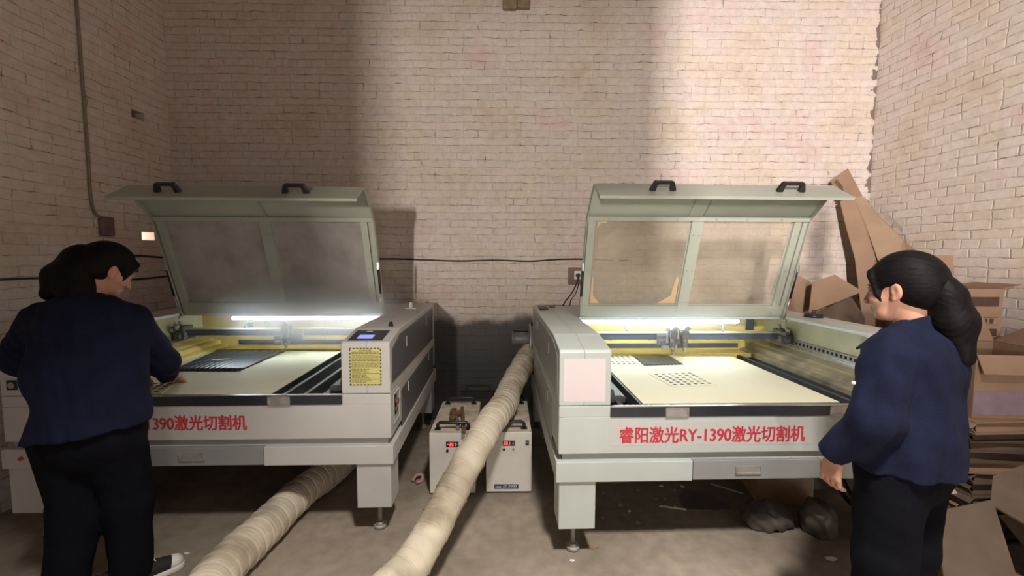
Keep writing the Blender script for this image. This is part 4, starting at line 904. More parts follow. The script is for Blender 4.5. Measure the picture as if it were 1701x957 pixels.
for (x, y, r, m, lb) in ((0.452, 2.113, 0.022, 'wood', 'small brown stone beside the round machine foot'), (1.623, 2.02, 0.024, 'plate_white', 'white paper scrap on the floor before the bags'), (-1.608, 2.088, 0.012, 'plate_white', 'little white scrap on the floor near the white-toed shoe'), (0.33, 2.02, 0.012, 'plate_white', 'little pale chip in front of the round machine foot')):
    pts = [(x + 1.2*r*math.cos(a)*(0.8+0.4*rr.random()), y + 0.7*r*math.sin(a)*(0.8+0.4*rr.random()), 0.001) for a in np.linspace(0, 2*math.pi, 9)[:-1]]
    o = MB().poly(pts, r*0.6 if m == 'wood' else 0.003).build('floor_stone' if m == 'wood' else 'paper_scrap', m, bevel=0.002); tag(o, lb, 'stone' if m == 'wood' else 'scrap')
o = MB().tube(spline([(-0.62, 2.76, 0.012), (-0.60, 2.80, 0.03), (-0.565, 2.81, 0.03), (-0.56, 2.77, 0.012), (-0.59, 2.74, 0.012)], 8), 0.011, 8).build('hose_clip', mat('faded_pink_plastic', (0.42, 0.24, 0.22), 0.6, 0, 0.1, 15)); tag(o, 'bent pinkish clip on the floor beside the iron-topped cooler', 'clip')

# ------------------------------------------------------------------ people: bodies and clothes grown as one smooth surface each
class Vox:
    def __init__(s, lo, hi, h):
        s.lo = np.array(lo, float); s.h = h
        s.n = (np.ceil((np.array(hi) - s.lo)/h).astype(int) + 1)
        s.D = np.full(s.n, 1.0, np.float32)
    def _blk(s, lo, hi):
        a = np.clip(np.floor((np.array(lo) - s.lo)/s.h).astype(int), 0, s.n-1); b = np.clip(np.ceil((np.array(hi) - s.lo)/s.h).astype(int)+1, 1, s.n)
        ax = [s.lo[i] + s.h*np.arange(a[i], b[i]) for i in range(3)]
        return tuple(slice(a[i], b[i]) for i in range(3)), np.meshgrid(*ax, indexing='ij', sparse=True)
    def _mix(s, sl, d, k, op):
        A = s.D[sl]; d = d.astype(np.float32)
        if op == 'sub':
            d = -d
            if k > 0:
                hh = np.clip(0.5 + 0.5*(d-A)/k, 0, 1); s.D[sl] = A*(1-hh) + d*hh + k*hh*(1-hh)
            else: s.D[sl] = np.maximum(A, d)
        else:
            if k > 0:
                hh = np.clip(0.5 + 0.5*(A-d)/k, 0, 1); s.D[sl] = A*(1-hh) + d*hh - k*hh*(1-hh)
            else: s.D[sl] = np.minimum(A, d)
    def cap(s, a, b, ra, rb=None, k=0.02, op='add', flat=None):
        """tapered capsule; flat=(axis vector, factor) squashes it along that axis"""
        rb = ra if rb is None else rb; a = np.array(a, float); b = np.array(b, float); m = max(ra, rb) + k + 2*s.h
        sl, (X, Y, Z) = s._blk(np.minimum(a, b)-m, np.maximum(a, b)+m)
        ab = b-a; L2 = float(ab@ab)+1e-12
        px, py, pz = X-a[0], Y-a[1], Z-a[2]
        t = np.clip((px*ab[0] + py*ab[1] + pz*ab[2])/L2, 0, 1)
        qx, qy, qz = px-t*ab[0], py-t*ab[1], pz-t*ab[2]
        if flat:
            f = np.array(flat[0], float); f /= np.linalg.norm(f); e = qx*f[0]+qy*f[1]+qz*f[2]; g = 1.0/flat[1] - 1.0
            qx, qy, qz = qx+f[0]*e*g, qy+f[1]*e*g, qz+f[2]*e*g
        s._mix(sl, np.sqrt(qx*qx+qy*qy+qz*qz) - (ra + (rb-ra)*t), k, op)
    def ell(s, c, r, k=0.02, op='add', rot=None):
        c = np.array(c, float); r = np.array(r, float); m = r.max() + k + 2*s.h
        sl, (X, Y, Z) = s._blk(c-m, c+m)
        x, y, z = X-c[0], Y-c[1], Z-c[2]
        if rot is not None:
            Q = np.array(rot)   # columns: local axes in world
            x, y, z = x*Q[0,0]+y*Q[1,0]+z*Q[2,0], x*Q[0,1]+y*Q[1,1]+z*Q[2,1], x*Q[0,2]+y*Q[1,2]+z*Q[2,2]
        k0 = np.sqrt((x/r[0])**2 + (y/r[1])**2 + (z/r[2])**2); k1 = np.sqrt((x/r[0]**2)**2 + (y/r[1]**2)**2 + (z/r[2]**2)**2) + 1e-9
        s._mix(sl, k0*(k0-1)/k1, k, op)
    def plane(s, p, n, k=0.0, lo=None, hi=None):
        """cut away the side n points to"""
        n = np.array(n, float); n /= np.linalg.norm(n)
        sl, (X, Y, Z) = s._blk(s.lo if lo is None else lo, s.lo+s.h*s.n if hi is None else hi)
        d = (X-p[0])*n[0] + (Y-p[1])*n[1] + (Z-p[2])*n[2]
        s._mix(sl, -d + 0*s.D[sl], k, 'sub')
    def warp(s, f):
        sl, (X, Y, Z) = s._blk(s.lo, s.lo+s.h*s.n); s.D += f(X, Y, Z).astype(np.float32)
    def mesh(s):
        D, n = s.D, s.n; ins = D < 0
        c = [ins[i:n[0]-1+i, j:n[1]-1+j, k:n[2]-1+k] for i in (0,1) for j in (0,1) for k in (0,1)]
        cnt = sum(x.astype(np.int8) for x in c); act = (cnt > 0) & (cnt < 8)
        I = np.argwhere(act); ids = np.full(act.shape, -1, np.int32); ids[act] = np.arange(len(I))
        offs = [(i,j,k) for i in (0,1) for j in (0,1) for k in (0,1)]
        V = np.stack([D[I[:,0]+o[0], I[:,1]+o[1], I[:,2]+o[2]] for o in offs], 1)
        acc = np.zeros((len(I), 3)); cn = np.zeros(len(I))
        for a in range(8):
            for b in range(a+1, 8):
                da = np.array(offs[b]) - np.array(offs[a])
                if np.abs(da).sum() != 1: continue
                va, vb = V[:,a], V[:,b]; m = (va < 0) != (vb < 0)
                t = np.where(m, va/np.where(m, va-vb, 1), 0)
                acc += (np.array(offs[a]) + t[:,None]*da)*m[:,None]; cn += m
        P = s.lo + s.h*(I + acc/cn[:,None]); F = []
        for ax in range(3):
            u, v = [(1,2),(2,0),(0,1)][ax]
            A = [slice(None)]*3; B = [slice(None)]*3; A[ax] = slice(0, n[ax]-1); B[ax] = slice(1, n[ax])
            ia, ib = ins[tuple(A)], ins[tuple(B)]; E_ = np.argwhere(ia != ib)
            ok = (E_[:,u] > 0) & (E_[:,u] < n[u]-1) & (E_[:,v] > 0) & (E_[:,v] < n[v]-1); E_ = E_[ok]
            def cell(du, dv): q = E_.copy(); q[:,u] -= du; q[:,v] -= dv; return ids[q[:,0], q[:,1], q[:,2]]
            Q = np.stack([cell(1,1), cell(0,1), cell(0,0), cell(1,0)], 1)
            fl = ~ia[E_[:,0], E_[:,1], E_[:,2]]; Q[fl] = Q[fl][:, ::-1]; F.append(Q)
        return P, np.concatenate(F)
    def build(s, name, m, parent=None, org=(0,0,0)):
        P, F = s.mesh(); P = P - np.array(org)
        me = bpy.data.meshes.new(name); me.vertices.add(len(P)); me.vertices.foreach_set('co', P.astype(np.float32).ravel())
        me.loops.add(F.size); me.loops.foreach_set('vertex_index', F.astype(np.int32).ravel())
        me.polygons.add(len(F)); me.polygons.foreach_set('loop_start', np.arange(0, F.size, 4, dtype=np.int32))
        me.polygons.foreach_set('use_smooth', np.ones(len(F), bool))
        me.update(calc_edges=True); me.validate(); me.materials.append(M[m] if isinstance(m, str) else m)
        o = bpy.data.objects.new(name, me); COL.objects.link(o)
        if parent is not None: o.parent = parent
        return o

def frame(fwd, up=(0, 0, 1)):
    """3x3 with columns right, forward, up"""
    f = np.array(fwd, float); f /= np.linalg.norm(f); u = np.array(up, float); r = np.cross(f, u); r /= np.linalg.norm(r); u = np.cross(r, f)
    return np.stack([r, f, u], 1)

def head(v, c, Q):
    """head with a face: c = centre of the skull, Q = head axes"""
    g = lambda x, y, z: np.array(c) + Q @ np.array((x, y, z))
    v.ell(g(0, -0.012, 0.02), (0.074, 0.094, 0.090), 0.02, rot=Q)
    v.ell(g(0, 0.030, -0.035), (0.058, 0.062, 0.070), 0.025, rot=Q)       # face and jaw
    v.cap(g(-0.028, 0.050, -0.085), g(0.028, 0.050, -0.085), 0.024, k=0.025)
    v.ell(g(0, 0.074, -0.092), (0.020, 0.016, 0.016), 0.02, rot=Q)          # chin
    v.cap(g(0, 0.088, 0.0), g(0, 0.104, -0.034), 0.008, 0.0125, 0.012)       # nose
    v.ell(g(0.011, 0.096, -0.038), (0.008, 0.009, 0.007), 0.006, rot=Q); v.ell(g(-0.011, 0.096, -0.038), (0.008, 0.009, 0.007), 0.006, rot=Q)
    for sx in (-1, 1):
        v.ell(g(sx*0.031, 0.093, 0.002), (0.016, 0.012, 0.010), 0.012, 'sub', rot=Q)
        v.ell(g(sx*0.031, 0.074, 0.001), (0.014, 0.0125, 0.010), 0.003, rot=Q)
        v.ell(g(sx*0.040, 0.058, -0.032), (0.022, 0.024, 0.02), 0.02, rot=Q)
        v.cap(g(sx*0.014, 0.090, 0.020), g(sx*0.046, 0.078, 0.020), 0.006, k=0.012)
        E = Q @ np.array(((math.cos(sx*0.45), -math.sin(sx*0.45), 0), (math.sin(sx*0.45), math.cos(sx*0.45), 0), (0, 0, 1.0)))
        v.ell(g(sx*0.079, -0.008, -0.010), (0.0085, 0.020, 0.031), 0.006, rot=E)           # ear
        v.ell(g(sx*0.088, -0.003, -0.008), (0.006, 0.010, 0.016), 0.004, 'sub', rot=E)
        v.ell(g(sx*0.078, 0.002, -0.036), (0.007, 0.009, 0.010), 0.006, rot=E)
    v.cap(g(-0.016, 0.088, -0.062), g(0.016, 0.088, -0.062), 0.0065, k=0.008)  # lips
    v.cap(g(-0.013, 0.087, -0.071), g(0.013, 0.087, -0.071), 0.0065, k=0.008)
    return g

def hand(v, w, Q, side, curl, spread=1.0, k=0.006):
    """w = wrist, Q columns: across (towards the thumb), along the fingers, out of the back of the hand"""
    g = lambda x, y, z: np.array(w) + Q @ np.array((x, y, z))
    v.cap(g(0.0, -0.03, 0), g(0, 0.01, 0), 0.024, 0.024, 0.012, flat=(Q[:,2], 0.75))
    for x in (-0.026, -0.009, 0.009, 0.026): v.cap(g(x*0.7, 0.015, 0), g(x, 0.078, 0), 0.016, 0.0115, 0.012, flat=(Q[:,2], 0.85))
    v.cap(g(0.018, 0.015, -0.006), g(0.034, 0.045, -0.010), 0.015, 0.013, 0.012)
    for x, ln in ((-0.029, 0.060), (-0.0095, 0.074), (0.0105, 0.080), (0.030, 0.072)):   # little finger ... index
        p = g(x, 0.078, 0); a = 0.0; sx = x*0.09*spread/0.03
        for seg, (fr, r0, r1) in enumerate(((0.46, 0.0098, 0.0088), (0.32, 0.0088, 0.0080), (0.24, 0.0080, 0.0068))):
            a += curl[seg]; d = np.array((sx, math.cos(a), -math.sin(a))); q = p + Q @ (d*ln*fr); v.cap(p, q, r0, r1, 0.003); p = q
    p = g(0.034, 0.042, -0.010)
    for d, ln, r0, r1 in (((0.62, 0.70, -0.35), 0.034, 0.0115, 0.010), ((0.25, 0.90, -0.45), 0.028, 0.010, 0.0075)):
        d = np.array(d); d /= np.linalg.norm(d); q = p + Q @ (d*ln); v.cap(p, q, r0, r1, 0.004); p = q

def folds(seed, amp):
    rr = np.random.default_rng(seed); K = rr.normal(0, 1, (7, 3)); K[:, 2] *= 0.8; ph = rr.uniform(0, 6.28, 7)
    def f(X, Y, Z):
        s = 0
        for i in range(7):
            q = (16 + 11*i); s = s + np.sin(q*(K[i,0]*X + K[i,1]*Y + K[i,2]*Z) + ph[i] + 1.3*np.sin(9*X+7*Z+i))/(1+0.5*i)
        return amp*s*0.5
    return f
def strands(c, Q, amp, freq):
    def f(X, Y, Z):
        x, y, z = X-c[0], Y-c[1], Z-c[2]; r = x*Q[0,0]+y*Q[1,0]+z*Q[2,0]; f_ = x*Q[0,1]+y*Q[1,1]+z*Q[2,1]; u = x*Q[0,2]+y*Q[1,2]+z*Q[2,2]
        a = np.arctan2(r, u+0.05); return amp*(np.sin(freq*a + 9*f_) + 0.6*np.sin(2.3*freq*a - 14*f_ + 1.0))
    return f

def shoe(parent, name, p, yaw, org, black):
    """p = heel-side ankle point on the floor, toes towards yaw"""
    Q = frame((math.cos(yaw), math.sin(yaw), 0)); g = lambda x, y, z: np.array(p) + Q @ np.array((x, y, z))
    lo, hi = np.array(p)-0.26, np.array(p)+0.26; lo[2] = -0.02; hi[2] = 0.16
    v = Vox(lo, hi, 0.004)
    v.cap(g(0, -0.03, 0.055), g(0, 0.03, 0.058), 0.040, 0.042, 0.02); v.cap(g(0, 0.02, 0.055), g(0.004, 0.155, 0.036), 0.042, 0.034, 0.03); v.cap(g(0, -0.02, 0.06), g(0, -0.02, 0.11), 0.040, 0.042, 0.03)
    v.plane((0, 0, 0.018), (0, 0, -1)); v.plane((0, 0, 0.115), (0, 0, 1))
    up = v.build(name, 'canvas_black', parent, org)
    v = Vox(lo, hi, 0.004)
    v.cap(g(0, -0.035, 0.012), g(0.004, 0.165, 0.012), 0.046, 0.043, 0.0); v.plane((0, 0, 0.0005), (0, 0, -1)); v.plane((0, 0, 0.026), (0, 0, 1), 0.004)
    v.build('sole', 'rubber_white', up, org)
    v = Vox(lo, hi, 0.0035)
    v.cap(g(0.004, 0.160, 0.034), g(0.004, 0.168, 0.033), 0.0365, 0.035, 0.0); v.plane((0, 0, 0.02), (0, 0, -1)); q = g(0, 0.146, 0.03); v.plane(q, -Q[:,1] + np.array((0, 0, 0.25)))
    v.build('toe_cap', 'rubber_white', up, org)
    mb = MB()
    for i in range(5):
        y = 0.045 + 0.021*i; z = 0.098 - 0.0062*i - 0.12*max(0, y-0.05)
        for sx in (-1, 1): mb.tube([Vector(g(sx*0.020, y, z-0.006) - np.array(org)), Vector(g(0, y+0.006, z+0.004) - np.array(org)), Vector(g(-sx*0.022, y+0.014, z-0.009) - np.array(org))], 0.0032, 6)
    mb.build('laces', 'rubber_white', up)

# ---- person at the right: stands with the back to the camera, arms hanging, looks at the bed
def person_right():
    org = np.array((1.445, 1.50, 0.0)); ya = R_(90+27); B = frame((math.cos(ya), math.sin(ya), 0))
    g = lambda x, y, z: org + B @ np.array((x, y, z))
    Hq = frame((math.cos(ya+R_(5)), math.sin(ya+R_(5)), -0.20)); hc = g(-0.005, 0.035, 1.392)
    sh = {s: g(s*0.165, -0.005, 1.175) for s in (-1, 1)}
    el = {-1: g(-0.235, 0.0, 0.955), 1: g(0.235, 0.0, 0.955)}; wr = {-1: g(-0.225, 0.105, 0.805), 1: g(0.225, 0.09, 0.775)}
    v = Vox(org + (-0.42, -0.36, -0.01), org + (0.42, 0.42, 1.56), 0.004)
    v.ell(g(0, 0, 1.05), (0.15, 0.09, 0.20), 0.05, rot=B); v.ell(g(0, 0, 0.82), (0.145, 0.10, 0.14), 0.06, rot=B)
    v.cap(g(0, -0.012, 1.20), hc + Hq @ np.array((0, -0.02, -0.06)), 0.052, 0.050, 0.03)
    for s in (-1, 1):
        v.cap(g(0, -0.005, 1.18), sh[s], 0.05, 0.045, 0.04); v.cap(sh[s], el[s], 0.043, 0.036, 0.02); v.cap(el[s], wr[s], 0.034, 0.025, 0.02)
        v.cap(g(s*0.08, 0, 0.78), g(s*0.095, 0.0, 0.42), 0.070, 0.050, 0.03); v.cap(g(s*0.095, 0, 0.42), g(s*0.10, -0.01, 0.07), 0.048, 0.034, 0.02)
        d = wr[s] - el[s]; d = d/np.linalg.norm(d)*0.35 + np.array((0, 0, -1)); fwd = d/np.linalg.norm(d)
        across = B @ np.array((-s*0.25, 1.0, 0)); across -= fwd*(across@fwd); across /= np.linalg.norm(across); back = np.cross(across, fwd); 
        if back @ (B @ np.array((s, 0, 0))) < 0: back = -back
        hand(v, wr[s] + fwd*0.022, np.stack([across, fwd, back], 1), s, (0.35, 0.5, 0.35), 0.6)
    hg = head(v, hc, Hq)
    body = v.build('person', 'skin', None, org); body.location = org
    tag(body, 'person in navy jacket with low ponytail, standing with arms hanging at the right cutter', 'person')
    # jacket
    v = Vox(org + (-0.42, -0.36, 0.62), org + (0.42, 0.42, 1.36), 0.0065)
    v.ell(g(0, -0.005, 1.09), (0.185, 0.125, 0.17), 0.08, rot=B); v.ell(g(0, 0.005, 0.92), (0.185, 0.145, 0.20), 0.08, rot=B); v.ell(g(0, -0.005, 0.76), (0.200, 0.16, 0.32), 0.06, rot=B)
    v.cap(g(-0.13, -0.01, 1.188), g(0.13, -0.01, 1.188), 0.064, k=0.06); v.cap(g(-0.05, -0.015, 1.215), g(0.05, -0.015, 1.215), 0.052, k=0.06); v.ell(g(0, -0.05, 1.13), (0.14, 0.085, 0.11), 0.06, rot=B)
    v.plane((0, 0, 0.765), (0.0, 0.0, -1), 0.003)
    for s in (-1, 1):
        v.cap(sh[s] + (0, 0, -0.005), el[s], 0.072, 0.066, 0.045); w2 = wr[s] + (wr[s]-el[s])*0.05; v.cap(el[s], w2, 0.066, 0.050, 0.03)
    v.warp(folds(3, 0.0075))
    for s in (-1, 1):   # cuff openings
        d = wr[s]-el[s]; d /= np.linalg.norm(d); p = wr[s] + d*0.022; m = 0.10
        v.plane(p, d, 0.0, p + d*0.05 - m*0.8, p + d*0.05 + m*0.8)
        v.cap(p - d*0.05, p + d*0.02, 0.036, 0.040, 0.0, 'sub')
    v.cap(g(0, 0.005, 1.20), g(0, 0.02, 1.34), 0.052, 0.062, 0.01, 'sub')
    jk = v.build('jacket', 'jacket', body, org)
    v = Vox(org + (-0.25, -0.25, 1.12), org + (0.25, 0.25, 1.36), 0.0045)
    for a0 in np.linspace(-150, 150, 31):
        a = R_(a0); rx, ry = 0.082, 0.082; p = g(rx*math.sin(a), 0.004 - ry*math.cos(a), 1.235 - 0.026*(1-math.cos(a))); q = g((rx+0.004)*math.sin(a)*0.86, 0.010 - ry*math.cos(a)*0.86, 1.298 - 0.036*(1-math.cos(a)))
        v.cap(p, q, 0.012, 0.008, 0.012)
    for s in (-1, 1):   # lapel points
        v.cap(g(s*0.045, 0.085, 1.205), g(s*0.105, 0.115, 1.165), 0.012, 0.005, 0.012)
    v.build('collar', 'jacket', jk, org)
    mb = MB(); p = sh[-1]*0.42 + el[-1]*0.58 + B @ np.array((-0.035, 0.062, 0.02)); pp = Vector(p - org); dd = Vector(B @ np.array((-0.45, 0.9, 0.05))).normalized()
    mb.cyl(pp - dd*0.008, pp + dd*0.006, 0.0075, 0.006, 14); mb.build('button', 'plate_white', jk)
    # trousers
    v = Vox(org + (-0.30, -0.26, 0.02), org + (0.30, 0.26, 0.86), 0.007)
    v.ell(g(0, -0.005, 0.76), (0.178, 0.135, 0.15), 0.06, rot=B)
    for s in (-1, 1): v.cap(g(s*0.085, -0.005, 0.74), g(s*0.095, 0.0, 0.42), 0.108, 0.088, 0.03); v.cap(g(s*0.095, 0, 0.42), g(s*0.10, -0.005, 0.04), 0.088, 0.078, 0.03)
    v.warp(folds(8, 0.004)); v.plane((0, 0, 0.045), (0, 0, -1)); v.build('trousers', 'trousers', body, org)
    for s in (-1, 1): shoe(body, 'shoe', g(s*0.10, 0.0, 0), ya + s*R_(-6), org, True)
    # hair
    c, Q = hc, Hq; h = lambda x, y, z: c + Q @ np.array((x, y, z))
    v = Vox(org + (-0.30, -0.32, 1.0), org + (0.30, 0.32, 1.56), 0.004)
    v.ell(h(0, -0.022, 0.032), (0.086, 0.106, 0.100), 0.02, rot=Q)
    v.ell(h(0, -0.058, -0.005), (0.076, 0.074, 0.090), 0.03, rot=Q)
    v.ell(h(0, 0.085, -0.045), (0.066, 0.066, 0.105), 0.015, 'sub', rot=Q)
    for s in (-1, 1):
        v.ell(h(s*0.085, 0.018, -0.040), (0.032, 0.032, 0.052), 0.012, 'sub', rot=Q)
        v.cap(h(s*0.056, 0.062, 0.052), h(s*0.061, 0.052, -0.015), 0.012, 0.009, 0.012); v.cap(h(s*0.061, 0.052, -0.01), h(s*0.060, 0.042, -0.058), 0.008, 0.004, 0.01)
    v.cap(h(-0.045, 0.062, 0.068), h(0.045, 0.062, 0.068), 0.013, k=0.015)
    v.plane(h(0, -0.05, -0.085), -Q[:,2] + Q[:,1]*0.35, 0.02, h(0,0,-0.1)-0.2, h(0,0,-0.1)+0.2)
    v.warp(strands(c, Q, 0.0006, 55))
    hr = v.build('hair', 'hair', body, org)
    v = Vox(org + (-0.30, -0.36, 0.98), org + (0.35, 0.30, 1.56), 0.005)
    v.cap(h(0.0, -0.10, -0.01), h(0.0, -0.115, -0.045), 0.036, 0.045, 0.03); v.cap(h(0.0, -0.115, -0.045), h(0.005, -0.118, -0.13), 0.048, 0.058, 0.03); v.cap(h(0.005, -0.118, -0.13), h(0.0, -0.125, -0.25), 0.056, 0.030, 0.03)
    v.cap(h(0.0, -0.10, 0.0), h(0, -0.11, -0.005), 0.036, 0.034, 0.02)
    v.warp(strands(c, Q, 0.0009, 48)); v.build('ponytail', 'hair', hr, org)
    return body
person_right()

# ---- person at the left: bends over the bed, right hand on the board
def person_left():
    org = np.array((-1.76, 1.80, 0.0))
    A_ = lambda *p: np.array(p, float)
    hc = A_(-1.868, 2.045, 1.432); Hq = frame((0.40, 0.78, -0.55))
    shL, shR = A_(-2.045, 1.90, 1.205), A_(-1.700, 1.965, 1.190)
    elL, wrL = A_(-2.23, 1.98, 1.02), A_(-2.02, 2.22, 0.90)
    elR, wrR = A_(-1.715, 2.135, 0.975), A_(-1.830, 2.305, 0.870)
    pel = A_(-1.745, 1.78, 0.80); neck = A_(-1.885, 1.965, 1.265)
    ankL, ankR = A_(-1.86, 1.74, 0.07), A_(-1.70, 1.88, 0.07); knL, knR = A_(-1.835, 1.79, 0.42), A_(-1.675, 1.86, 0.42)
    ax = shR - shL; ax /= np.linalg.norm(ax); up = neck - pel; up /= np.linalg.norm(up); fw = np.cross(up, ax); fw /= np.linalg.norm(fw)
    B = np.stack([ax, fw, np.cross(ax, fw)], 1)
    m = lambda t, x=0, y=0: pel*(1-t) + neck*t + B[:,0]*x + B[:,1]*y
    v = Vox(A_(-2.34, 1.55, -0.01), A_(-1.46, 2.52, 1.60), 0.004)
    v.ell(m(0.65), (0.15, 0.09, 0.19), 0.05, rot=B); v.ell(m(0.1), (0.145, 0.10, 0.14), 0.06, rot=B)
    v.cap(m(0.95), hc + Hq @ A_(0, -0.03, -0.055), 0.052, 0.048, 0.03)
    for sh, el, wr in ((shL, elL, wrL), (shR, elR, wrR)):
        v.cap(m(0.88), sh, 0.05, 0.045, 0.04); v.cap(sh, el, 0.043, 0.036, 0.02); v.cap(el, wr, 0.034, 0.025, 0.02)
    for s, kn, an in ((-1, knL, ankL), (1, knR, ankR)):
        v.cap(m(0.0, s*0.08), kn, 0.070, 0.050, 0.03); v.cap(kn, an, 0.048, 0.034, 0.02)
    # right hand rests on the board, fingers bent down to it; left hand rests on the front bar
    f = A_(-0.16, 0.80, -0.52); f /= np.linalg.norm(f); ac = A_(-1, -0.15, 0.1); ac -= f*(ac@f); ac /= np.linalg.norm(ac); bk = np.cross(f, ac) ; bk = bk if bk[2] > 0 else -bk
    hand(v, wrR + f*0.02, np.stack([ac, f, bk], 1), 1, (0.10, 0.25, 0.25), 1.2)
    f = A_(0.45, 0.75, -0.45); f /= np.linalg.norm(f); ac = A_(1, -0.4, 0.1); ac -= f*(ac@f); ac /= np.linalg.norm(ac); bk = np.cross(ac, f); bk = bk if bk[2] > 0 else -bk
    hand(v, wrL + f*0.02, np.stack([ac, f, bk], 1), -1, (0.15, 0.3, 0.3), 1.0)
    head(v, hc, Hq)
    body = v.build('person', 'skin', None, org); body.location = org
    tag(body, 'person in navy jacket and black trousers bending over the bed of the left cutter', 'person')
    v = Vox(A_(-2.36, 1.52, 0.60), A_(-1.44, 2.40, 1.36), 0.0065)
    v.ell(m(0.78, 0, -0.01), (0.20, 0.125, 0.16), 0.08, rot=B); v.ell(m(0.42, 0.0, -0.015), (0.22, 0.150, 0.20), 0.08, rot=B); v.ell(m(-0.10, 0.01, -0.01), (0.205, 0.165, 0.34), 0.06, rot=B)
    v.cap(m(0.91, -0.13), m(0.91, 0.13), 0.062, k=0.06); v.ell(m(0.82, 0, -0.05), (0.16, 0.09, 0.12), 0.06, rot=B)
    v.plane((-1.93, 1.66, 0.765), (0.10, 0.0, -1), 0.003)
    for sh, el, wr in ((shL, elL, wrL), (shR, elR, wrR)):
        v.cap(sh, el, 0.078, 0.072, 0.045); v.cap(el, wr + (wr-el)*0.02, 0.070, 0.050, 0.03)
    v.warp(folds(12, 0.008))
    for el, wr in ((elL, wrL), (elR, wrR)):
        d = wr-el; d /= np.linalg.norm(d); p = wr + d*0.012; q = p + d*0.055; v.plane(p, d, 0.0, q-0.075, q+0.075); v.cap(p - d*0.05, p + d*0.02, 0.036, 0.040, 0.0, 'sub')
    v.cap(m(0.97, 0, 0.01), m(1.12, 0, 0.06), 0.052, 0.066, 0.01, 'sub')
    jk = v.build('jacket', 'jacket', body, org)
    v = Vox(A_(-2.12, 1.80, 1.08), A_(-1.64, 2.20, 1.42), 0.0045); T_ = hc - neck; T_ /= np.linalg.norm(T_); Cq = frame(Hq[:,1]*0.2 + fw, T_*0.6 + up*0.4)
    for a0 in np.linspace(-140, 140, 29):
        a = R_(a0); g2 = lambda x, y, z: m(0.93) + Cq @ A_(x, y, z)
        v.cap(g2(0.088*math.sin(a), 0.01 - 0.085*math.cos(a), 0.0), g2(0.076*math.sin(a), 0.015 - 0.074*math.cos(a), 0.05 - 0.012*(1-math.cos(a))), 0.012, 0.008, 0.012)
    v.build('collar', 'jacket', jk, org)
    v = Vox(A_(-2.06, 1.52, 0.02), A_(-1.46, 2.06, 0.92), 0.007)
    v.ell(m(-0.05, 0, -0.005), (0.185, 0.14, 0.16), 0.06, rot=B)
    for s, kn, an in ((-1, knL, ankL), (1, knR, ankR)): v.cap(m(-0.08, s*0.085), kn, 0.108, 0.088, 0.03); v.cap(kn, an, 0.088, 0.076, 0.03)
    v.warp(folds(18, 0.004)); v.plane((0, 0, 0.04), (0, 0, -1)); v.build('trousers', 'trousers', body, org)
    shoe(body, 'shoe', A_(-1.86, 1.74, 0), R_(66), org, True); shoe(body, 'shoe', A_(-1.705, 1.865, 0), R_(48), org, True)
    c, Q = hc, Hq; h = lambda x, y, z: c + Q @ A_(x, y, z)
    v = Vox(A_(-2.25, 1.68, 1.12), A_(-1.62, 2.28, 1.62), 0.004)
    v.ell(h(0, -0.018, 0.030), (0.087, 0.106, 0.100), 0.02, rot=Q); v.ell(h(0, -0.055, -0.005), (0.078, 0.074, 0.085), 0.03, rot=Q)
    v.ell(h(0, 0.085, -0.050), (0.066, 0.066, 0.100), 0.015, 'sub', rot=Q)
    for s in (-1, 1):
        v.ell(h(s*0.085, 0.014, -0.042), (0.032, 0.034, 0.050), 0.012, 'sub', rot=Q)
        v.cap(h(s*0.056, 0.062, 0.052), h(s*0.061, 0.050, -0.03), 0.012, 0.005, 0.012)
    v.cap(h(-0.045, 0.064, 0.066), h(0.045, 0.064, 0.066), 0.015, k=0.015); v.cap(h(-0.035, 0.080, 0.045), h(0.04, 0.080, 0.045), 0.009, k=0.012)
    v.plane(h(0, -0.05, -0.085), -Q[:,2] + Q[:,1]*0.35, 0.02, h(0,0,-0.1)-0.2, h(0,0,-0.1)+0.2)
    v.warp(strands(c, Q, 0.0006, 55)); hr = v.build('hair', 'hair', body, org)
    v = Vox(A_(-2.25, 1.68, 1.12), A_(-1.62, 2.28, 1.62), 0.005)
    # gathered tail that spreads over the shoulder towards the left
    p0 = h(-0.01, -0.10, 0.02); p1 = A_(-1.935, 1.985, 1.478); p2 = A_(-1.985, 1.94, 1.405); p3 = A_(-2.005, 1.91, 1.335); p4 = A_(-1.905, 1.93, 1.335)
    v.cap(p0, p1, 0.035, 0.048, 0.02); v.cap(p1, p2, 0.052, 0.052, 0.04); v.cap(p2, p3, 0.050, 0.034, 0.03); v.cap(p1, p4, 0.060, 0.050, 0.04); v.cap(p2, p4, 0.05, 0.05, 0.04); v.cap(p4, h(0, -0.10, -0.06), 0.055, 0.055, 0.04)
    v.warp(strands(c, Q, 0.0009, 46)); v.build('ponytail', 'hair', hr, org)
    return body
person_left()

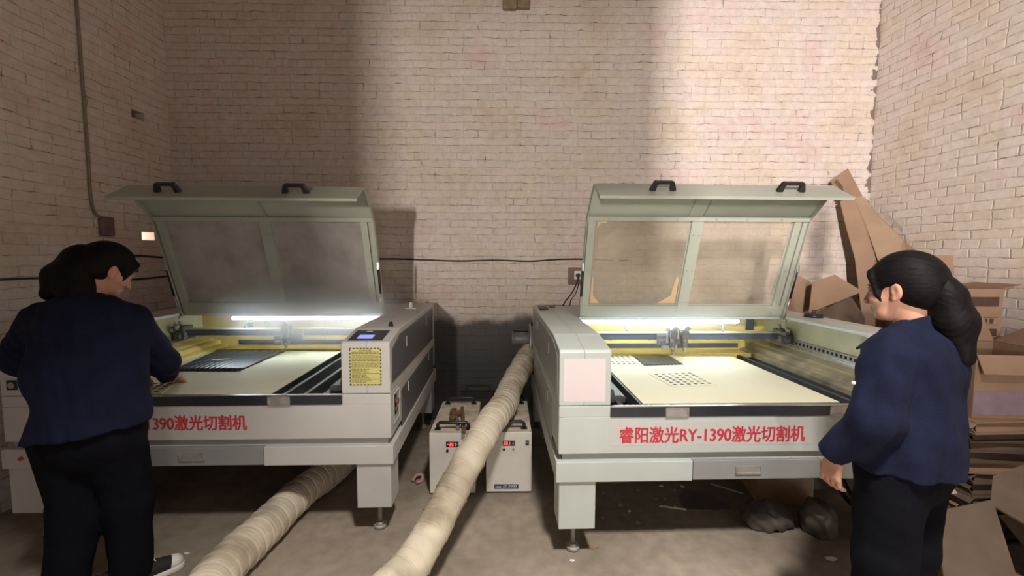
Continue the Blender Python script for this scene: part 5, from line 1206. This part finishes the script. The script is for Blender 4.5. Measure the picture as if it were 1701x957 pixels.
# ------------------------------------------------------------------ smoke hanging around the lamps
def smoke(mach, c, r, dens, label):
    m, nt, b = new_mat('laser_smoke'); nt.nodes.remove(b); out = nt.nodes['Material Output']
    vs = N(nt, 'ShaderNodeVolumeScatter'); vs.inputs['Color'].default_value = (0.86, 0.94, 1.0, 1); vs.inputs['Anisotropy'].default_value = 0.2
    tc = N(nt, 'ShaderNodeTexCoord'); ln = N(nt, 'ShaderNodeVectorMath', operation='LENGTH'); dv = N(nt, 'ShaderNodeVectorMath', operation='DIVIDE'); dv.inputs[1].default_value = r
    L(nt, tc, 'Object', dv, 0); L(nt, dv, 0, ln, 0)
    mr = N(nt, 'ShaderNodeMapRange', interpolation_type='SMOOTHERSTEP'); L(nt, ln, 'Value', mr, 0); mr.inputs[1].default_value = 0.15; mr.inputs[2].default_value = 1.0; mr.inputs[3].default_value = dens; mr.inputs[4].default_value = 0
    no = N(nt, 'ShaderNodeTexNoise'); no.inputs['Scale'].default_value = 4; no.inputs['Detail'].default_value = 3; L(nt, tc, 'Object', no, 'Vector')
    nr = ramp(nt, [(0.3, 0.5), (0.7, 1.0)]); L(nt, no, 'Fac', nr, 'Fac')
    mu = N(nt, 'ShaderNodeMath', operation='MULTIPLY'); L(nt, mr, 0, mu, 0); L(nt, nr, 'Color', mu, 1); L(nt, mu, 0, vs, 'Density'); L(nt, vs, 0, out, 'Volume')
    mb = MB(); bmesh.ops.create_icosphere(mb.bm, subdivisions=3, radius=1.0)
    for v in mb.bm.verts: v.co = (v.co.x*r[0], v.co.y*r[1], v.co.z*r[2])
    o = mb.build('smoke', m, smooth=True); o.location = on(mach, c); o.rotation_euler = mach.rotation_euler
    return tag(o, label, 'smoke', kind='stuff')
smoke(left_machine, (1.22, 0.80, 1.13), (0.80, 0.30, 0.33), 10.0, 'bluish smoke glowing around the long lamp over the working person\'s bed')
smoke(right_machine, (0.86, 0.84, 1.10), (0.78, 0.22, 0.15), 2.6, 'thin smoke glowing around the two lamps above the twin laser heads')
